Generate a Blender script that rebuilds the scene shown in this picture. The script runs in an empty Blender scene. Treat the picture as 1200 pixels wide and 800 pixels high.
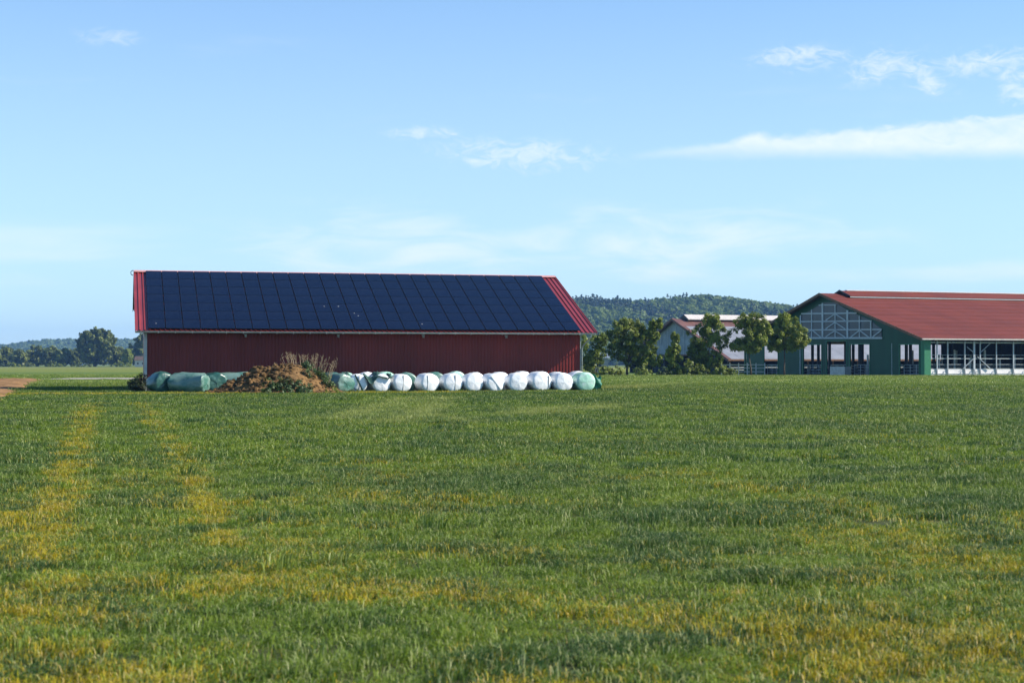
import bpy, math, random
import numpy as np
from mathutils import Vector, Matrix

# ------------------------------------------------------------------ camera, sky, sun
S = bpy.context.scene
COL = S.collection
F, CX, HY, HC = 1900.0, 600.0, 426.0, 1.65       # focal length in photo pixels, image centre, horizon row, eye height
R = math.radians

cam_d = bpy.data.cameras.new('camera')
cam = bpy.data.objects.new('camera', cam_d)
COL.objects.link(cam)
cam_d.sensor_width = 36.0
cam_d.lens = 36.0 * F / 1200.0
cam_d.clip_start, cam_d.clip_end = 0.3, 40000
cam.location = (0, 0, HC)
cam.rotation_euler = (R(90) + math.atan((HY - 400) / F), 0, 0)
cam_d.dof.use_dof = True
cam_d.dof.focus_distance = 95.0
cam_d.dof.aperture_fstop = 4.5
S.camera = cam

SUN_EL = R(36.5)
SUN_AZ = R(92.0)                                   # from +Y (view direction) clockwise: the sun stands to the right
sun_d = bpy.data.lights.new('sun', 'SUN')
sun_d.energy = 5.0
sun_d.angle = R(0.53)
sun_d.color = (1.0, 0.92, 0.80)
sun = bpy.data.objects.new('sun', sun_d)
COL.objects.link(sun)
sdir = Vector((math.sin(SUN_AZ) * math.cos(SUN_EL), math.cos(SUN_AZ) * math.cos(SUN_EL), math.sin(SUN_EL)))
sun.rotation_euler = sdir.to_track_quat('Z', 'Y').to_euler()

S.view_settings.view_transform = 'Standard'
S.view_settings.look = 'None'
S.view_settings.gamma = 1.0
S.view_settings.exposure = 0.75
S.render.engine = 'CYCLES'
S.cycles.max_bounces = 6
S.cycles.diffuse_bounces = 2
S.cycles.glossy_bounces = 2
S.cycles.transmission_bounces = 3
S.cycles.transparent_max_bounces = 4
S.cycles.volume_bounces = 0


class NX:
    """tiny expression builder over math nodes"""
    def __init__(s, nt, sock): s.nt, s.s = nt, sock
    def _m(s, op, b=None, c=None):
        n = s.nt.nodes.new('ShaderNodeMath'); n.operation = op
        for i, v in enumerate((s, b, c)):
            if v is None: continue
            if isinstance(v, NX): s.nt.links.new(v.s, n.inputs[i])
            else: n.inputs[i].default_value = v
        return NX(s.nt, n.outputs[0])
    def __add__(s, b): return s._m('ADD', b)
    def __sub__(s, b): return s._m('SUBTRACT', b)
    def __mul__(s, b): return s._m('MULTIPLY', b)
    def __truediv__(s, b): return s._m('DIVIDE', b)
    __radd__ = __add__
    __rmul__ = __mul__
    def rsub(s, a): return (s * -1.0) + a
    def exp(s): return s._m('EXPONENT')
    def sq(s): return s._m('MULTIPLY', s)
    def max(s, b): return s._m('MAXIMUM', b)
    def min(s, b): return s._m('MINIMUM', b)
    def pow(s, b): return s._m('POWER', b)
    def sat(s): return s.max(0.0).min(1.0)
    def step(s, a, b):
        n = s.nt.nodes.new('ShaderNodeMapRange'); n.interpolation_type = 'SMOOTHSTEP'
        s.nt.links.new(s.s, n.inputs[0])
        n.inputs[1].default_value, n.inputs[2].default_value = a, b
        return NX(s.nt, n.outputs[0])
def nz(nt, vec, scale, detail=3.0, rough=0.5, dist=0.0, out=0):
    n = nt.nodes.new('ShaderNodeTexNoise')
    n.inputs['Scale'].default_value = scale; n.inputs['Detail'].default_value = detail
    n.inputs['Roughness'].default_value = rough; n.inputs['Distortion'].default_value = dist
    if vec is not None: nt.links.new(vec, n.inputs['Vector'])
    return NX(nt, n.outputs[out])
def comb(nt, x, y, z=0.0):
    n = nt.nodes.new('ShaderNodeCombineXYZ')
    for i, v in enumerate((x, y, z)):
        if isinstance(v, NX): nt.links.new(v.s, n.inputs[i])
        else: n.inputs[i].default_value = v
    return n.outputs[0]
def sep(nt, vec):
    n = nt.nodes.new('ShaderNodeSeparateXYZ'); nt.links.new(vec, n.inputs[0])
    return [NX(nt, o) for o in n.outputs]
def mixc(nt, fac, a, b):
    n = nt.nodes.new('ShaderNodeMix'); n.data_type = 'RGBA'
    for i, v in ((0, fac), (6, a), (7, b)):
        if isinstance(v, NX): nt.links.new(v.s, n.inputs[i])
        elif isinstance(v, bpy.types.NodeSocket): nt.links.new(v, n.inputs[i])
        elif isinstance(v, (tuple, list)): n.inputs[i].default_value = (*v[:3], 1)
        else: n.inputs[i].default_value = v
    return n.outputs[2]

# world: clear sky with thin clouds laid out by azimuth and elevation
W = bpy.data.worlds.new('World'); S.world = W; W.use_nodes = True
nt = W.node_tree; nt.nodes.clear()
sky = nt.nodes.new('ShaderNodeTexSky'); sky.sky_type = 'NISHITA'; sky.sun_disc = False
sky.sun_elevation, sky.sun_rotation = SUN_EL, SUN_AZ
sky.altitude = 400; sky.air_density = 1.0; sky.dust_density = 0.3; sky.ozone_density = 1.6
geo = nt.nodes.new('ShaderNodeTexCoord')
dx, dy, dz = sep(nt, geo.outputs['Generated'])
az = dx._m('ARCTAN2', dy); el = dz._m('ARCSINE')
def caz(px): return math.atan((px - CX) / F)
def cel(py): return math.atan((HY - py) / F)
wv = comb(nt, az * 14.0, el * 60.0)
n1 = nz(nt, wv, 1.0, 5.0, 0.58, 0.6)
n2 = nz(nt, comb(nt, az * 60.0, el * 110.0, 3.0), 1.0, 5.0, 0.6, 0.4)
n4 = nz(nt, comb(nt, az * 75.0, el * 150.0, 5.0), 1.0, 7.0, 0.62, 1.1)
n3 = nz(nt, comb(nt, az * 7.0, el * 45.0, 9.0), 1.0, 4.0, 0.55, 0.3)
def blob(px, py, sx, sy, slope=0.0):
    u = az - caz(px)
    v = el - cel(py) * math.cos(caz(px)) - u * slope
    return (((u * (F / sx)).sq() + (v * (F / sy)).sq()) * -1.0).exp()
# long flat bank of cloud thickening to the right
ev = el / az._m('COSINE').max(0.5)
t = ((az - caz(728)) * (F / 470.0)).max(0.0)
top = (t.min(1.6).pow(0.85) * (52.0 / F)) + cel(182.0) + ((n2 - 0.5) * (26.0 / F) + (n4 - 0.5) * (16.0 / F)) * t.min(0.7).pow(0.6) + blob(887, 184, 16, 60) * (10.0 / F)
edge_t = (top - ev) * F
edge_b = (ev - cel(186.5) - (n2 - 0.5) * (8.0 / F) - (n4 - 0.5) * (8.0 / F)) * F
fade_r = (az - 0.75).step(0.0, 0.4).rsub(1.0)
bank = edge_t.step(-3.0, 9.0) * edge_b.step(-4.0, 18.0) * t.step(-0.01, 0.05) * fade_r * (n1 * 0.6 + n4 * 0.9 + 0.06).sat() * 0.70
soft = lambda b, lo, hi, n: (b * 0.75 + (n - 0.5) * 2.6 - 0.24).step(-0.15, 1.1) * b.step(0.01, 0.55)
wisps = soft(blob(608, 181, 100, 20, -0.05), .16, .75, n4) * 0.5
wisps = wisps.max(soft(blob(936, 67, 55, 14), .18, .7, n4) * 0.55)
wisps = wisps.max(soft(blob(1083, 88, 34, 20, -0.5), .22, .62, n4) * 0.55)
wisps = wisps.max(soft(blob(1150, 72, 70, 15, 0.05), .22, .66, n4) * 0.55)
wisps = wisps.max(soft(blob(1195, 95, 26, 26), .22, .62, n4) * 0.55)
wisps = wisps.max(soft(blob(1030, 78, 40, 22, 0.3), .26, .7, n4) * 0.55)
wisps = wisps.max(soft(blob(495, 156, 45, 8), .2, .75, n4) * 0.45)
wisps = wisps.max(soft(blob(130, 43, 40, 10), .25, .8, n4) * 0.3)
veil = soft(blob(470, 288, 220, 40, -0.03), .14, .7, n1) * 0.6
veil = veil.max(soft(blob(770, 285, 240, 44, 0.02), .14, .7, n1) * 0.6)
veil = veil.max(soft(blob(1080, 318, 220, 12), .16, .7, n3) * 0.6)
veil = veil.max(soft(blob(60, 300, 200, 36), .2, .8, n3) * 0.4)
# thin streaks over the rest of the sky
rest = n3.step(0.58, 0.9) * (el.step(0.015, 0.05)) * 0.16 * (el.step(0.20, 0.55).rsub(1.0) * 0.8 + 0.2)
cl = bank.max(wisps).max(veil).max(rest)
hsv = nt.nodes.new('ShaderNodeHueSaturation'); nt.links.new(sky.outputs[0], hsv.inputs['Color'])
hsv.inputs['Saturation'].default_value = 1.12
tint = nt.nodes.new('ShaderNodeMix'); tint.data_type = 'RGBA'; tint.blend_type = 'MULTIPLY'; tint.inputs[0].default_value = 1.0
nt.links.new(hsv.outputs[0], tint.inputs[6]); tint.inputs[7].default_value = (.66, 1.06, 1.32, 1)
low = el.step(0.0, 0.42).rsub(1.0) * 0.52           # milky air low over the horizon, the same all round
ccol = mixc(nt, low, tint.outputs[2], (5.8, 6.65, 7.65))
ccol = mixc(nt, cl, ccol, (7.6, 7.8, 8.3))
bg = nt.nodes.new('ShaderNodeBackground'); bg.inputs[1].default_value = 0.088
nt.links.new(ccol, bg.inputs[0])
wo = nt.nodes.new('ShaderNodeOutputWorld'); nt.links.new(bg.outputs[0], wo.inputs[0])

# ------------------------------------------------------------------ helpers
rng = np.random.default_rng(7)
random.seed(7)
def gx(px, D): return (px - CX) / F * D
def gp(px, py):                                   # the ground point seen at a photo pixel
    D = F * HC / (py - HY); return gx(px, D), D
def zat(py, D): return HC + (HY - py) / F * D

class MB:
    def __init__(s): s.v, s.f, s.m = [], [], []
    def add(s, vs, fs, mi=0):
        o = len(s.v); s.v.extend([tuple(v) for v in vs])
        for f in fs: s.f.append(tuple(o + i for i in f)); s.m.append(mi)
    def box(s, a, b, mi=0):
        x0, y0, z0 = (min(a[i], b[i]) for i in range(3)); x1, y1, z1 = (max(a[i], b[i]) for i in range(3))
        s.add([(x0,y0,z0),(x1,y0,z0),(x1,y1,z0),(x0,y1,z0),(x0,y0,z1),(x1,y0,z1),(x1,y1,z1),(x0,y1,z1)],
              [(0,3,2,1),(4,5,6,7),(0,1,5,4),(1,2,6,5),(2,3,7,6),(3,0,4,7)], mi)
    def bar(s, p, q, w, h, up=(0,0,1), mi=0):
        p, q = Vector(p), Vector(q); d = (q - p).normalized(); up = Vector(up)
        if abs(d.dot(up)) > .98: up = Vector((0,1,0)) if abs(d.y) < .9 else Vector((1,0,0))
        a = d.cross(up).normalized() * (w / 2); b = a.cross(d).normalized() * (h / 2)
        vs = [p-a-b, p+a-b, p+a+b, p-a+b, q-a-b, q+a-b, q+a+b, q-a+b]
        s.add(vs, [(0,1,2,3),(7,6,5,4),(0,4,5,1),(1,5,6,2),(2,6,7,3),(3,7,4,0)], mi)
    def tube(s, pts, rad, n=8, mi=0, caps=True):
        pts = [Vector(p) for p in pts]; rings = []
        if not hasattr(rad, '__len__'): rad = [rad] * len(pts)
        base = len(s.v)
        for i, p in enumerate(pts):
            d = (pts[min(i+1, len(pts)-1)] - pts[max(i-1, 0)]).normalized()
            up = Vector((0,0,1)) if abs(d.z) < .9 else Vector((0,1,0))
            a = d.cross(up).normalized(); b = a.cross(d).normalized()
            for k in range(n):
                t = 2*math.pi*k/n; s.v.append(tuple(p + (a*math.cos(t) + b*math.sin(t))*rad[i]))
        for i in range(len(pts)-1):
            for k in range(n):
                k2 = (k+1) % n; s.f.append((base+i*n+k, base+i*n+k2, base+(i+1)*n+k2, base+(i+1)*n+k)); s.m.append(mi)
        if caps:
            s.f.append(tuple(base+k for k in range(n))[::-1]); s.m.append(mi)
            s.f.append(tuple(base+(len(pts)-1)*n+k for k in range(n))); s.m.append(mi)
    def prism(s, poly, off, mi=0):                # a polygon (3D points) pushed along off
        n = len(poly); off = Vector(off)
        vs = [Vector(p) for p in poly] + [Vector(p) + off for p in poly]
        s.add(vs, [tuple(range(n))[::-1], tuple(range(n, 2*n))] + [(i, (i+1) % n, n+(i+1) % n, n+i) for i in range(n)], mi)
    def mesh(s, name, mats, smooth=False):
        me = bpy.data.meshes.new(name); me.from_pydata(s.v, [], s.f)
        for m in (mats if isinstance(mats, (list, tuple)) else [mats]): me.materials.append(m)
        me.polygons.foreach_set('material_index', s.m)
        if smooth: me.polygons.foreach_set('use_smooth', [True]*len(s.f))
        me.update(); return me
    def build(s, name, mats, parent=None, smooth=False):
        return link(name, s.mesh(name, mats, smooth), parent)
def link(name, me, parent=None):
    o = bpy.data.objects.new(name, me); COL.objects.link(o)
    if parent is not None: o.parent = parent
    return o
def empty(name, loc, rz=0.0):
    o = bpy.data.objects.new(name, None); COL.objects.link(o)
    o.location = loc; o.rotation_euler = (0, 0, rz); o.empty_display_size = .3
    return o
def tag(o, label=None, cat=None, group=None, kind=None):
    for k, v in (('label', label), ('category', cat), ('group', group), ('kind', kind)):
        if v: o[k] = v
    return o
def np_mesh(name, verts, faces, mats, attrs=None, smooth=False, matidx=None):
    me = bpy.data.meshes.new(name); verts = np.asarray(verts, np.float32); faces = np.asarray(faces, np.int32)
    nf, k = faces.shape
    me.vertices.add(len(verts)); me.vertices.foreach_set('co', verts.ravel())
    me.loops.add(nf*k); me.loops.foreach_set('vertex_index', faces.ravel())
    me.polygons.add(nf); me.polygons.foreach_set('loop_start', np.arange(0, nf*k, k, dtype=np.int32))
    me.polygons.foreach_set('loop_total', np.full(nf, k, np.int32))
    for m in (mats if isinstance(mats, (list, tuple)) else [mats]): me.materials.append(m)
    if matidx is not None: me.polygons.foreach_set('material_index', np.asarray(matidx, np.int32))
    for n, a in (attrs or {}).items():
        at = me.attributes.new(n, 'FLOAT', 'POINT'); at.data.foreach_set('value', np.asarray(a, np.float32))
    if smooth: me.polygons.foreach_set('use_smooth', np.ones(nf, bool))
    me.update(calc_edges=True); me.validate(); return me

# ------------------------------------------------------------------ materials
def mat(name, col, rough=.6, spec=.5, metal=0.0, var=.12, vscale=3.0, bump=0.0, bscale=20.0, fine=0.0, coords='Object', dirt=None, stretch=(1,1,1)):
    m = bpy.data.materials.new(name); m.use_nodes = True; t = m.node_tree
    b = t.nodes['Principled BSDF']; tc = t.nodes.new('ShaderNodeTexCoord')
    mp = t.nodes.new('ShaderNodeMapping'); mp.inputs['Scale'].default_value = stretch
    t.links.new(tc.outputs[coords], mp.inputs[0]); v = mp.outputs[0]
    n = nz(t, v, vscale, 5.0, .6)
    a = tuple(c*(1-var*1.6) for c in col); c2 = tuple(min(1, c*(1+var*1.6)) for c in col)
    c = mixc(t, n.step(.25, .75), a, c2)
    if fine: c = mixc(t, nz(t, v, vscale*11, 2.0).step(.35, .65)*fine, c, tuple(x*.6 for x in col))
    if dirt:
        c = mixc(t, nz(t, v, dirt[1], 6.0, .7, .5).step(.52, .78)*dirt[2], c, dirt[0])
    t.links.new(c, b.inputs['Base Color'])
    b.inputs['Roughness'].default_value = rough; b.inputs['Specular IOR Level'].default_value = spec; b.inputs['Metallic'].default_value = metal
    if bump:
        bn = t.nodes.new('ShaderNodeBump'); bn.inputs['Strength'].default_value = bump; bn.inputs['Distance'].default_value = .02
        t.links.new(nz(t, v, bscale, 4.0).s, bn.inputs['Height']); t.links.new(bn.outputs[0], b.inputs['Normal'])
    return m
def leaf_mat(name, dark, light, warm=None, trans=.25, rough=.5, spec=.3, clump=.35):
    m = bpy.data.materials.new(name); m.use_nodes = True; t = m.node_tree
    b = t.nodes['Principled BSDF']; at = t.nodes.new('ShaderNodeAttribute'); at.attribute_name = 'rnd'
    r = NX(t, at.outputs['Fac'])
    g = t.nodes.new('ShaderNodeNewGeometry')
    n = nz(t, g.outputs['Position'], clump, 3.0)
    c = mixc(t, (r*.6 + n.step(.3, .7)*.5).sat(), dark, light)
    if warm: c = mixc(t, r.step(.86, 1.0)*.8, c, warm)
    t.links.new(c, b.inputs['Base Color']); b.inputs['Roughness'].default_value = rough; b.inputs['Specular IOR Level'].default_value = spec
    tr = t.nodes.new('ShaderNodeBsdfTranslucent'); t.links.new(c, tr.inputs[0])
    mx = t.nodes.new('ShaderNodeMixShader'); mx.inputs[0].default_value = trans
    t.links.new(b.outputs[0], mx.inputs[1]); t.links.new(tr.outputs[0], mx.inputs[2])
    t.links.new(mx.outputs[0], t.nodes['Material Output'].inputs[0])
    return m
M = dict(
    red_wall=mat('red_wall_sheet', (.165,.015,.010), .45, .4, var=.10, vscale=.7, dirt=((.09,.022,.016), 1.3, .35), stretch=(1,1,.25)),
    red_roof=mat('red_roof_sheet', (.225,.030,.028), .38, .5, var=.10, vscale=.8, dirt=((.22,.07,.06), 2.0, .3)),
    ridge=mat('ridge_metal', (.55,.27,.25), .35, .5, var=.06),
    steel=mat('galvanised_steel', (.38,.41,.41), .42, .5, .55, var=.12, vscale=2),
    gutter=mat('gutter_zinc', (.30,.34,.32), .5, .5, .3, var=.15, vscale=2),
    dark=mat('dark_trim', (.03,.032,.035), .55, .3, var=.1),
    panel_frame=mat('panel_frame', (.006,.007,.010), .4, .4, var=.05),
    green_wall=mat('green_boards', (.006,.070,.030), .55, .35, var=.10, vscale=.6, dirt=((.010,.055,.028), 1.0, .3), stretch=(1,1,.3)),
    green_post=mat('green_post', (.035,.19,.09), .5, .4, var=.08),
    white_metal=mat('pale_metal', (.42,.46,.49), .45, .5, .1, var=.08),
    grey_rail=mat('grey_rail', (.42,.46,.45), .5, .5, .2, var=.1),
    glass=mat('gable_netting', (.022,.034,.055), .3, .5, var=.25, vscale=.6),
    plinth=mat('white_plinth', (.82,.78,.76), .6, .4, var=.05, vscale=.8, dirt=((.5,.47,.43), .9, .35)),
    roof_tile=mat('rust_red_roofing', (.145,.027,.011), .65, .25, var=.10, vscale=.25, dirt=((.085,.040,.030), .5, .45)),
    roof_edge=mat('pale_roof_trim', (.55,.50,.45), .5, .4, var=.1),
    timber=mat('brown_timber', (.20,.105,.06), .7, .3, var=.2),
    concrete=mat('concrete', (.30,.29,.27), .8, .3, var=.15, vscale=1.0, bump=.2),
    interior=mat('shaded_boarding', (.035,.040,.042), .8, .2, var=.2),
    old_wall=mat('weathered_pale_wall', (.27,.30,.32), .7, .3, var=.2, vscale=.5, dirt=((.20,.22,.20), .6, .6)),
    old_roof=mat('glare_pale_fibre_cement', (.215,.225,.245), .55, .4, var=.10, vscale=.4, dirt=((.34,.33,.34), .7, .5)),  # pale tone carries sun glare, painted into the sheet colour
    old_roof_red=mat('faded_red_sheet', (.14,.065,.05), .6, .4, var=.2, vscale=.5),
    soil=mat('brown_soil', (.150,.088,.036), .95, .1, var=.45, vscale=2.5, bump=.9, bscale=14, coords='Object', dirt=((.07,.042,.025), 3.0, .7)),
    clod=mat('clod_soil', (.105,.064,.028), .95, .1, var=.5, vscale=3.0, bump=.6, bscale=18),
    plough=mat('ploughed_soil', (.23,.130,.055), .95, .1, var=.3, vscale=.5, bump=.8, bscale=6, coords='Object', dirt=((.11,.06,.03), 1.2, .8)),
    gravel=mat('track_gravel', (.30,.27,.22), .9, .2, var=.15, vscale=.6),
    bark=mat('bark', (.085,.068,.048), .9, .2, var=.3, vscale=4, bump=.5, bscale=12),
    straw=mat('dry_stalk', (.30,.23,.14), .8, .2, var=.3, vscale=2),
    house_wall=mat('cream_render', (.55,.50,.42), .8, .3, var=.06),
    house_roof=mat('brown_roof_tiles', (.10,.065,.045), .8, .3, var=.2),
    net=mat('green_net', (.018,.16,.10), .55, .4, var=.35, vscale=6, bump=.6, bscale=30),
    net_dark=mat('dark_green_net', (.035,.085,.065), .6, .35, var=.4, vscale=5, bump=.8, bscale=25),
)
def panel_material():
    m = bpy.data.materials.new('solar_glass'); m.use_nodes = True; t = m.node_tree; b = t.nodes['Principled BSDF']
    tc = t.nodes.new('ShaderNodeTexCoord'); x, y, z = sep(t, tc.outputs['UV'])
    def line(c, n, w):
        fr = (c*n)._m('FRACT'); d = (fr - .5)._m('ABSOLUTE'); return d.step(.5-w, .5-w*.5)
    g = line(x, 6, .05).max(line(y, 9, .045))
    oi = t.nodes.new('ShaderNodeObjectInfo'); rn = NX(t, oi.outputs['Random'])
    c = mixc(t, rn, (.0030,.0038,.0145), (.0036,.0045,.0165))
    c = mixc(t, g*.45, c, (.012,.014,.026))
    dirt = nz(t, tc.outputs['Object'], .9, 5.0, .6).step(.45, .8)*.10
    c = mixc(t, dirt, c, (.10,.10,.11))
    t.links.new(c, b.inputs['Base Color']); b.inputs['Roughness'].default_value = .14; b.inputs['Specular IOR Level'].default_value = .17
    return m
M['panel'] = panel_material()
def wrap_mat(name, col, spot, amt, rough=.32):
    m = bpy.data.materials.new(name); m.use_nodes = True; t = m.node_tree; b = t.nodes['Principled BSDF']
    tc = t.nodes.new('ShaderNodeTexCoord'); v = tc.outputs['Object']
    x, y, z = sep(t, v)
    oi = t.nodes.new('ShaderNodeObjectInfo'); rn = NX(t, oi.outputs['Random'])
    sh = comb(t, x + rn*31.0, y, z)
    c = mixc(t, nz(t, sh, 1.6, 4.0, .6, .6).step(.46, .60)*amt, col, spot)
    c = mixc(t, nz(t, sh, 6.0, 4.0).step(.55, .8)*.25, c, tuple(a*.7 for a in col))
    t.links.new(c, b.inputs['Base Color']); b.inputs['Roughness'].default_value = rough; b.inputs['Specular IOR Level'].default_value = .5
    bn = t.nodes.new('ShaderNodeBump'); bn.inputs['Strength'].default_value = .30; bn.inputs['Distance'].default_value = .05
    mp = t.nodes.new('ShaderNodeMapping'); mp.inputs['Scale'].default_value = (1, .35, 1); mp.inputs['Rotation'].default_value = (.5, .4, .6)
    t.links.new(sh, mp.inputs[0])
    t.links.new(nz(t, mp.outputs[0], 5.0, 3.0, .5, 1.2).s, bn.inputs['Height']); t.links.new(bn.outputs[0], b.inputs['Normal'])
    return m
M['wrap_white'] = wrap_mat('white_wrap', (.86,.87,.87), (.74,.83,.81), .25)
M['wrap_mint'] = wrap_mat('mint_wrap', (.38,.66,.50), (.68,.78,.73), .7)
M['wrap_pale'] = wrap_mat('pale_green_wrap', (.150,.245,.205), (.045,.15,.115), .85)  # dark blotches: dirty streaks, plus fold shade painted into the colour
M['wrap_dark'] = wrap_mat('dark_green_wrap', (.022,.085,.068), (.12,.24,.20), .5)
M['seam'] = mat('wrap_seam', (.34,.34,.32), .6, .3)
M['leaf_near'] = leaf_mat('broad_leaf', (.070,.105,.014), (.26,.31,.045), (.34,.30,.05), trans=.35)
M['leaf_yellow'] = leaf_mat('yellowish_leaf', (.085,.125,.016), (.29,.34,.050), (.36,.34,.06), trans=.35)
M['leaf_dark'] = leaf_mat('dark_leaf', (.050,.080,.012), (.25,.29,.045), (.30,.26,.05), trans=.35)
M['leaf_far'] = leaf_mat('distant_leaf', (.024,.050,.012), (.21,.24,.045), clump=.10)
M['leaf_shrub'] = leaf_mat('dark_shrub_leaf', (.008,.016,.006), (.030,.045,.014), clump=1.6)
M['leaf_bush'] = leaf_mat('weed_leaf', (.020,.048,.013), (.085,.130,.034), clump=1.6)
M['leaf_forest'] = leaf_mat('forest_leaf', (.060,.112,.018), (.20,.265,.050), trans=.3, clump=.012)
M['leaf_conifer'] = leaf_mat('conifer_leaf', (.014,.034,.016), (.045,.080,.034), trans=.05, clump=.02)

# ------------------------------------------------------------------ value noise used to lay out the field
_lat = np.random.default_rng(3).random((256, 256))
def vn(x, y, o=0):
    x = np.asarray(x) + o*17.3; y = np.asarray(y) + o*9.1
    xi = np.floor(x).astype(int); yi = np.floor(y).astype(int); fx = x-xi; fy = y-yi
    fx = fx*fx*(3-2*fx); fy = fy*fy*(3-2*fy)
    g = lambda a, b: _lat[a % 256, b % 256]
    return (g(xi,yi)*(1-fx)+g(xi+1,yi)*fx)*(1-fy) + (g(xi,yi+1)*(1-fx)+g(xi+1,yi+1)*fx)*fy
def fbm(x, y, o=0, n=4):
    s = 0; a = .5; t = 0
    for i in range(n): s = s + a*vn(x*2**i, y*2**i, o+i*3); t += a; a *= .55
    return s/t
def sst(x, a, b):
    t = np.clip((x-a)/(b-a), 0, 1); return t*t*(3-2*t)
def seg_d(x, y, pts):
    d = np.full(np.shape(x), 1e9)
    for (ax, ay), (bx, by) in zip(pts, pts[1:]):
        vx, vy = bx-ax, by-ay; t = np.clip(((x-ax)*vx+(y-ay)*vy)/(vx*vx+vy*vy), 0, 1)
        d = np.minimum(d, np.hypot(x-ax-t*vx, y-ay-t*vy))
    return d

# places of the buildings on the ground
B_O, B_A, B_L, B_DEP = Vector((gx(172, 95), 95.0, 0)), R(13.7), 26.4, 13.8          # red barn: front left corner, turn, length, depth
G_O, G_A = Vector((gx(1083, 205), 205.0, 0)), R(21.2)                                # green barn: near corner
G_W, G_L = 46.0, 72.0
C_O = Vector((gx(856, 271), 271.0, 0))                                               # pale cowshed: near eave corner
C_W = 40.0
def to_local(x, y, O, a):
    dx, dy = x-O.x, y-O.y; c, s = math.cos(a), math.sin(a)
    return dx*c + dy*s, -dx*s + dy*c
SOIL = [(-24.7+2.1, 70), (-24.7, 78), (-45.5, 157), (-46.0, 166), (-140, 166), (-140, 70)]
def in_soil(x, y):
    return (y > 60) & (y < 167) & (x < -22.6 - (y-72)*(22.9/85) + (vn(x*.5, y*.5)-.5)*1.0)

TRACKS = [([gp(108,474), gp(98,497), gp(86,530), gp(70,590), gp(50,660)], .22, .95),
          ([gp(166,474), gp(186,500), gp(205,530), gp(232,580), gp(262,640)], .18, .85),
          ([gp(800,556), gp(880,575), gp(1010,600), gp(1180,660)], .75, .34)]
PATCH = [(960,628,.95,.5,.8), (820,668,.8,.6,.5), (735,750,.30,.28,1.), (600,707,.7,.5,.7), (0,640,.9,1.0,.9), (0,600,.8,1.2,.7), (60,770,.7,.5,.85), (255,760,.5,.4,.7),
         (1080,690,1.0,.7,.55), (1010,740,.7,.4,.5), (860,700,.7,.5,.6), (900,790,.7,.3,.7), (640,715,.5,.3,.6), (320,640,1.0,.8,.6), (150,640,.9,.8,.6), (100,565,.6,1.5,.4), (840,575,.5,1.0,.5), (1180,770,.6,.4,.7), (395,700,1.0,.5,.5), (330,665,1.0,.5,.55)]
PALE = [([gp(392,493), gp(432,482), gp(478,467)], .9), ([gp(455,496), gp(492,485), gp(520,466)], .9), ([gp(612,487), gp(648,479)], 1.2), ([gp(690,481), gp(722,474)], 1.2),
        ([gp(470,231+250), gp(560,497)], .5), ([gp(690,457), gp(800,449), gp(1010,444)], 2.4)]
def field_masks(x, y):
    n = fbm(x*.55, y*.42, 0); n2 = fbm(x*2.2, y*1.9, 5); n3 = fbm(x*5.3, y*4.7, 9, 2)
    thr = .67 - .135*np.exp(-(y-8)/9.0) - .05*np.exp(-np.abs(y-14)/5.0)*(x < 1)
    base = .05 + (.36 - .08*sst(x, 0, 2))*np.exp(-np.maximum(y-8, 0)/8.5) + .13*np.exp(-((y-15)/6.0)**2)*sst(-x, -1.5, 2.5)
    yel = np.clip(base + (n-.5)*2.0*(.25+np.exp(-np.maximum(y-8, 0)/10.0)) + (n2-.5)*.5*np.exp(-np.maximum(y-8, 0)/16.0), 0, .74) * (1 - .30*sst(x, .2, 1.4)*sst(-y, -13, -10))
    for pts, w, a in TRACKS:
        d = seg_d(x, y, pts); yel = np.maximum(yel, a*sst(n2*.5+n3*.5, .32, .54)*np.exp(-(d/(w*(.6+.8*n2)))**2))
    for px, py, sx, sy, a in PATCH:
        cx, cy = gp(px, py)
        yel = np.maximum(yel, a*.66*sst(n2*.5+n3*.5, .34, .6)*np.exp(-((x-cx)/sx)**2-((y-cy)/sy)**2))
    lx, ly = to_local(x, y, B_O, B_A)
    verge = np.exp(-((ly+8.2-(n-.5)*2)/2.4)**2)*(y > 70)*(.25+.75*sst(-lx, -22, -11))*sst(y, 75, 84)
    yel = np.maximum(yel, verge*(.55+.5*n3))
    pale = np.zeros_like(yel)
    for pts, w in PALE:
        pale = np.maximum(pale, np.exp(-(seg_d(x, y, pts)/(w*.8))**2)*sst(n2, .1, .45))
    far = sst(y, 92, 150)
    pale = np.maximum(pale, .55*far*sst(fbm(x*.03, y*.16, 8), .35, .65))
    dark = sst(fbm(x*.22, y*.22, 11), .48, .72)*(1-far)
    dark = np.maximum(dark*.8, sst(fbm(x*1.3, y*1.1, 14), .52, .66)*(1-.6*far))
    global last_n3
    last_n3 = n3
    return np.clip(yel, 0, 1), np.clip(pale, 0, 1), np.clip(dark, 0, 1), n2

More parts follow.
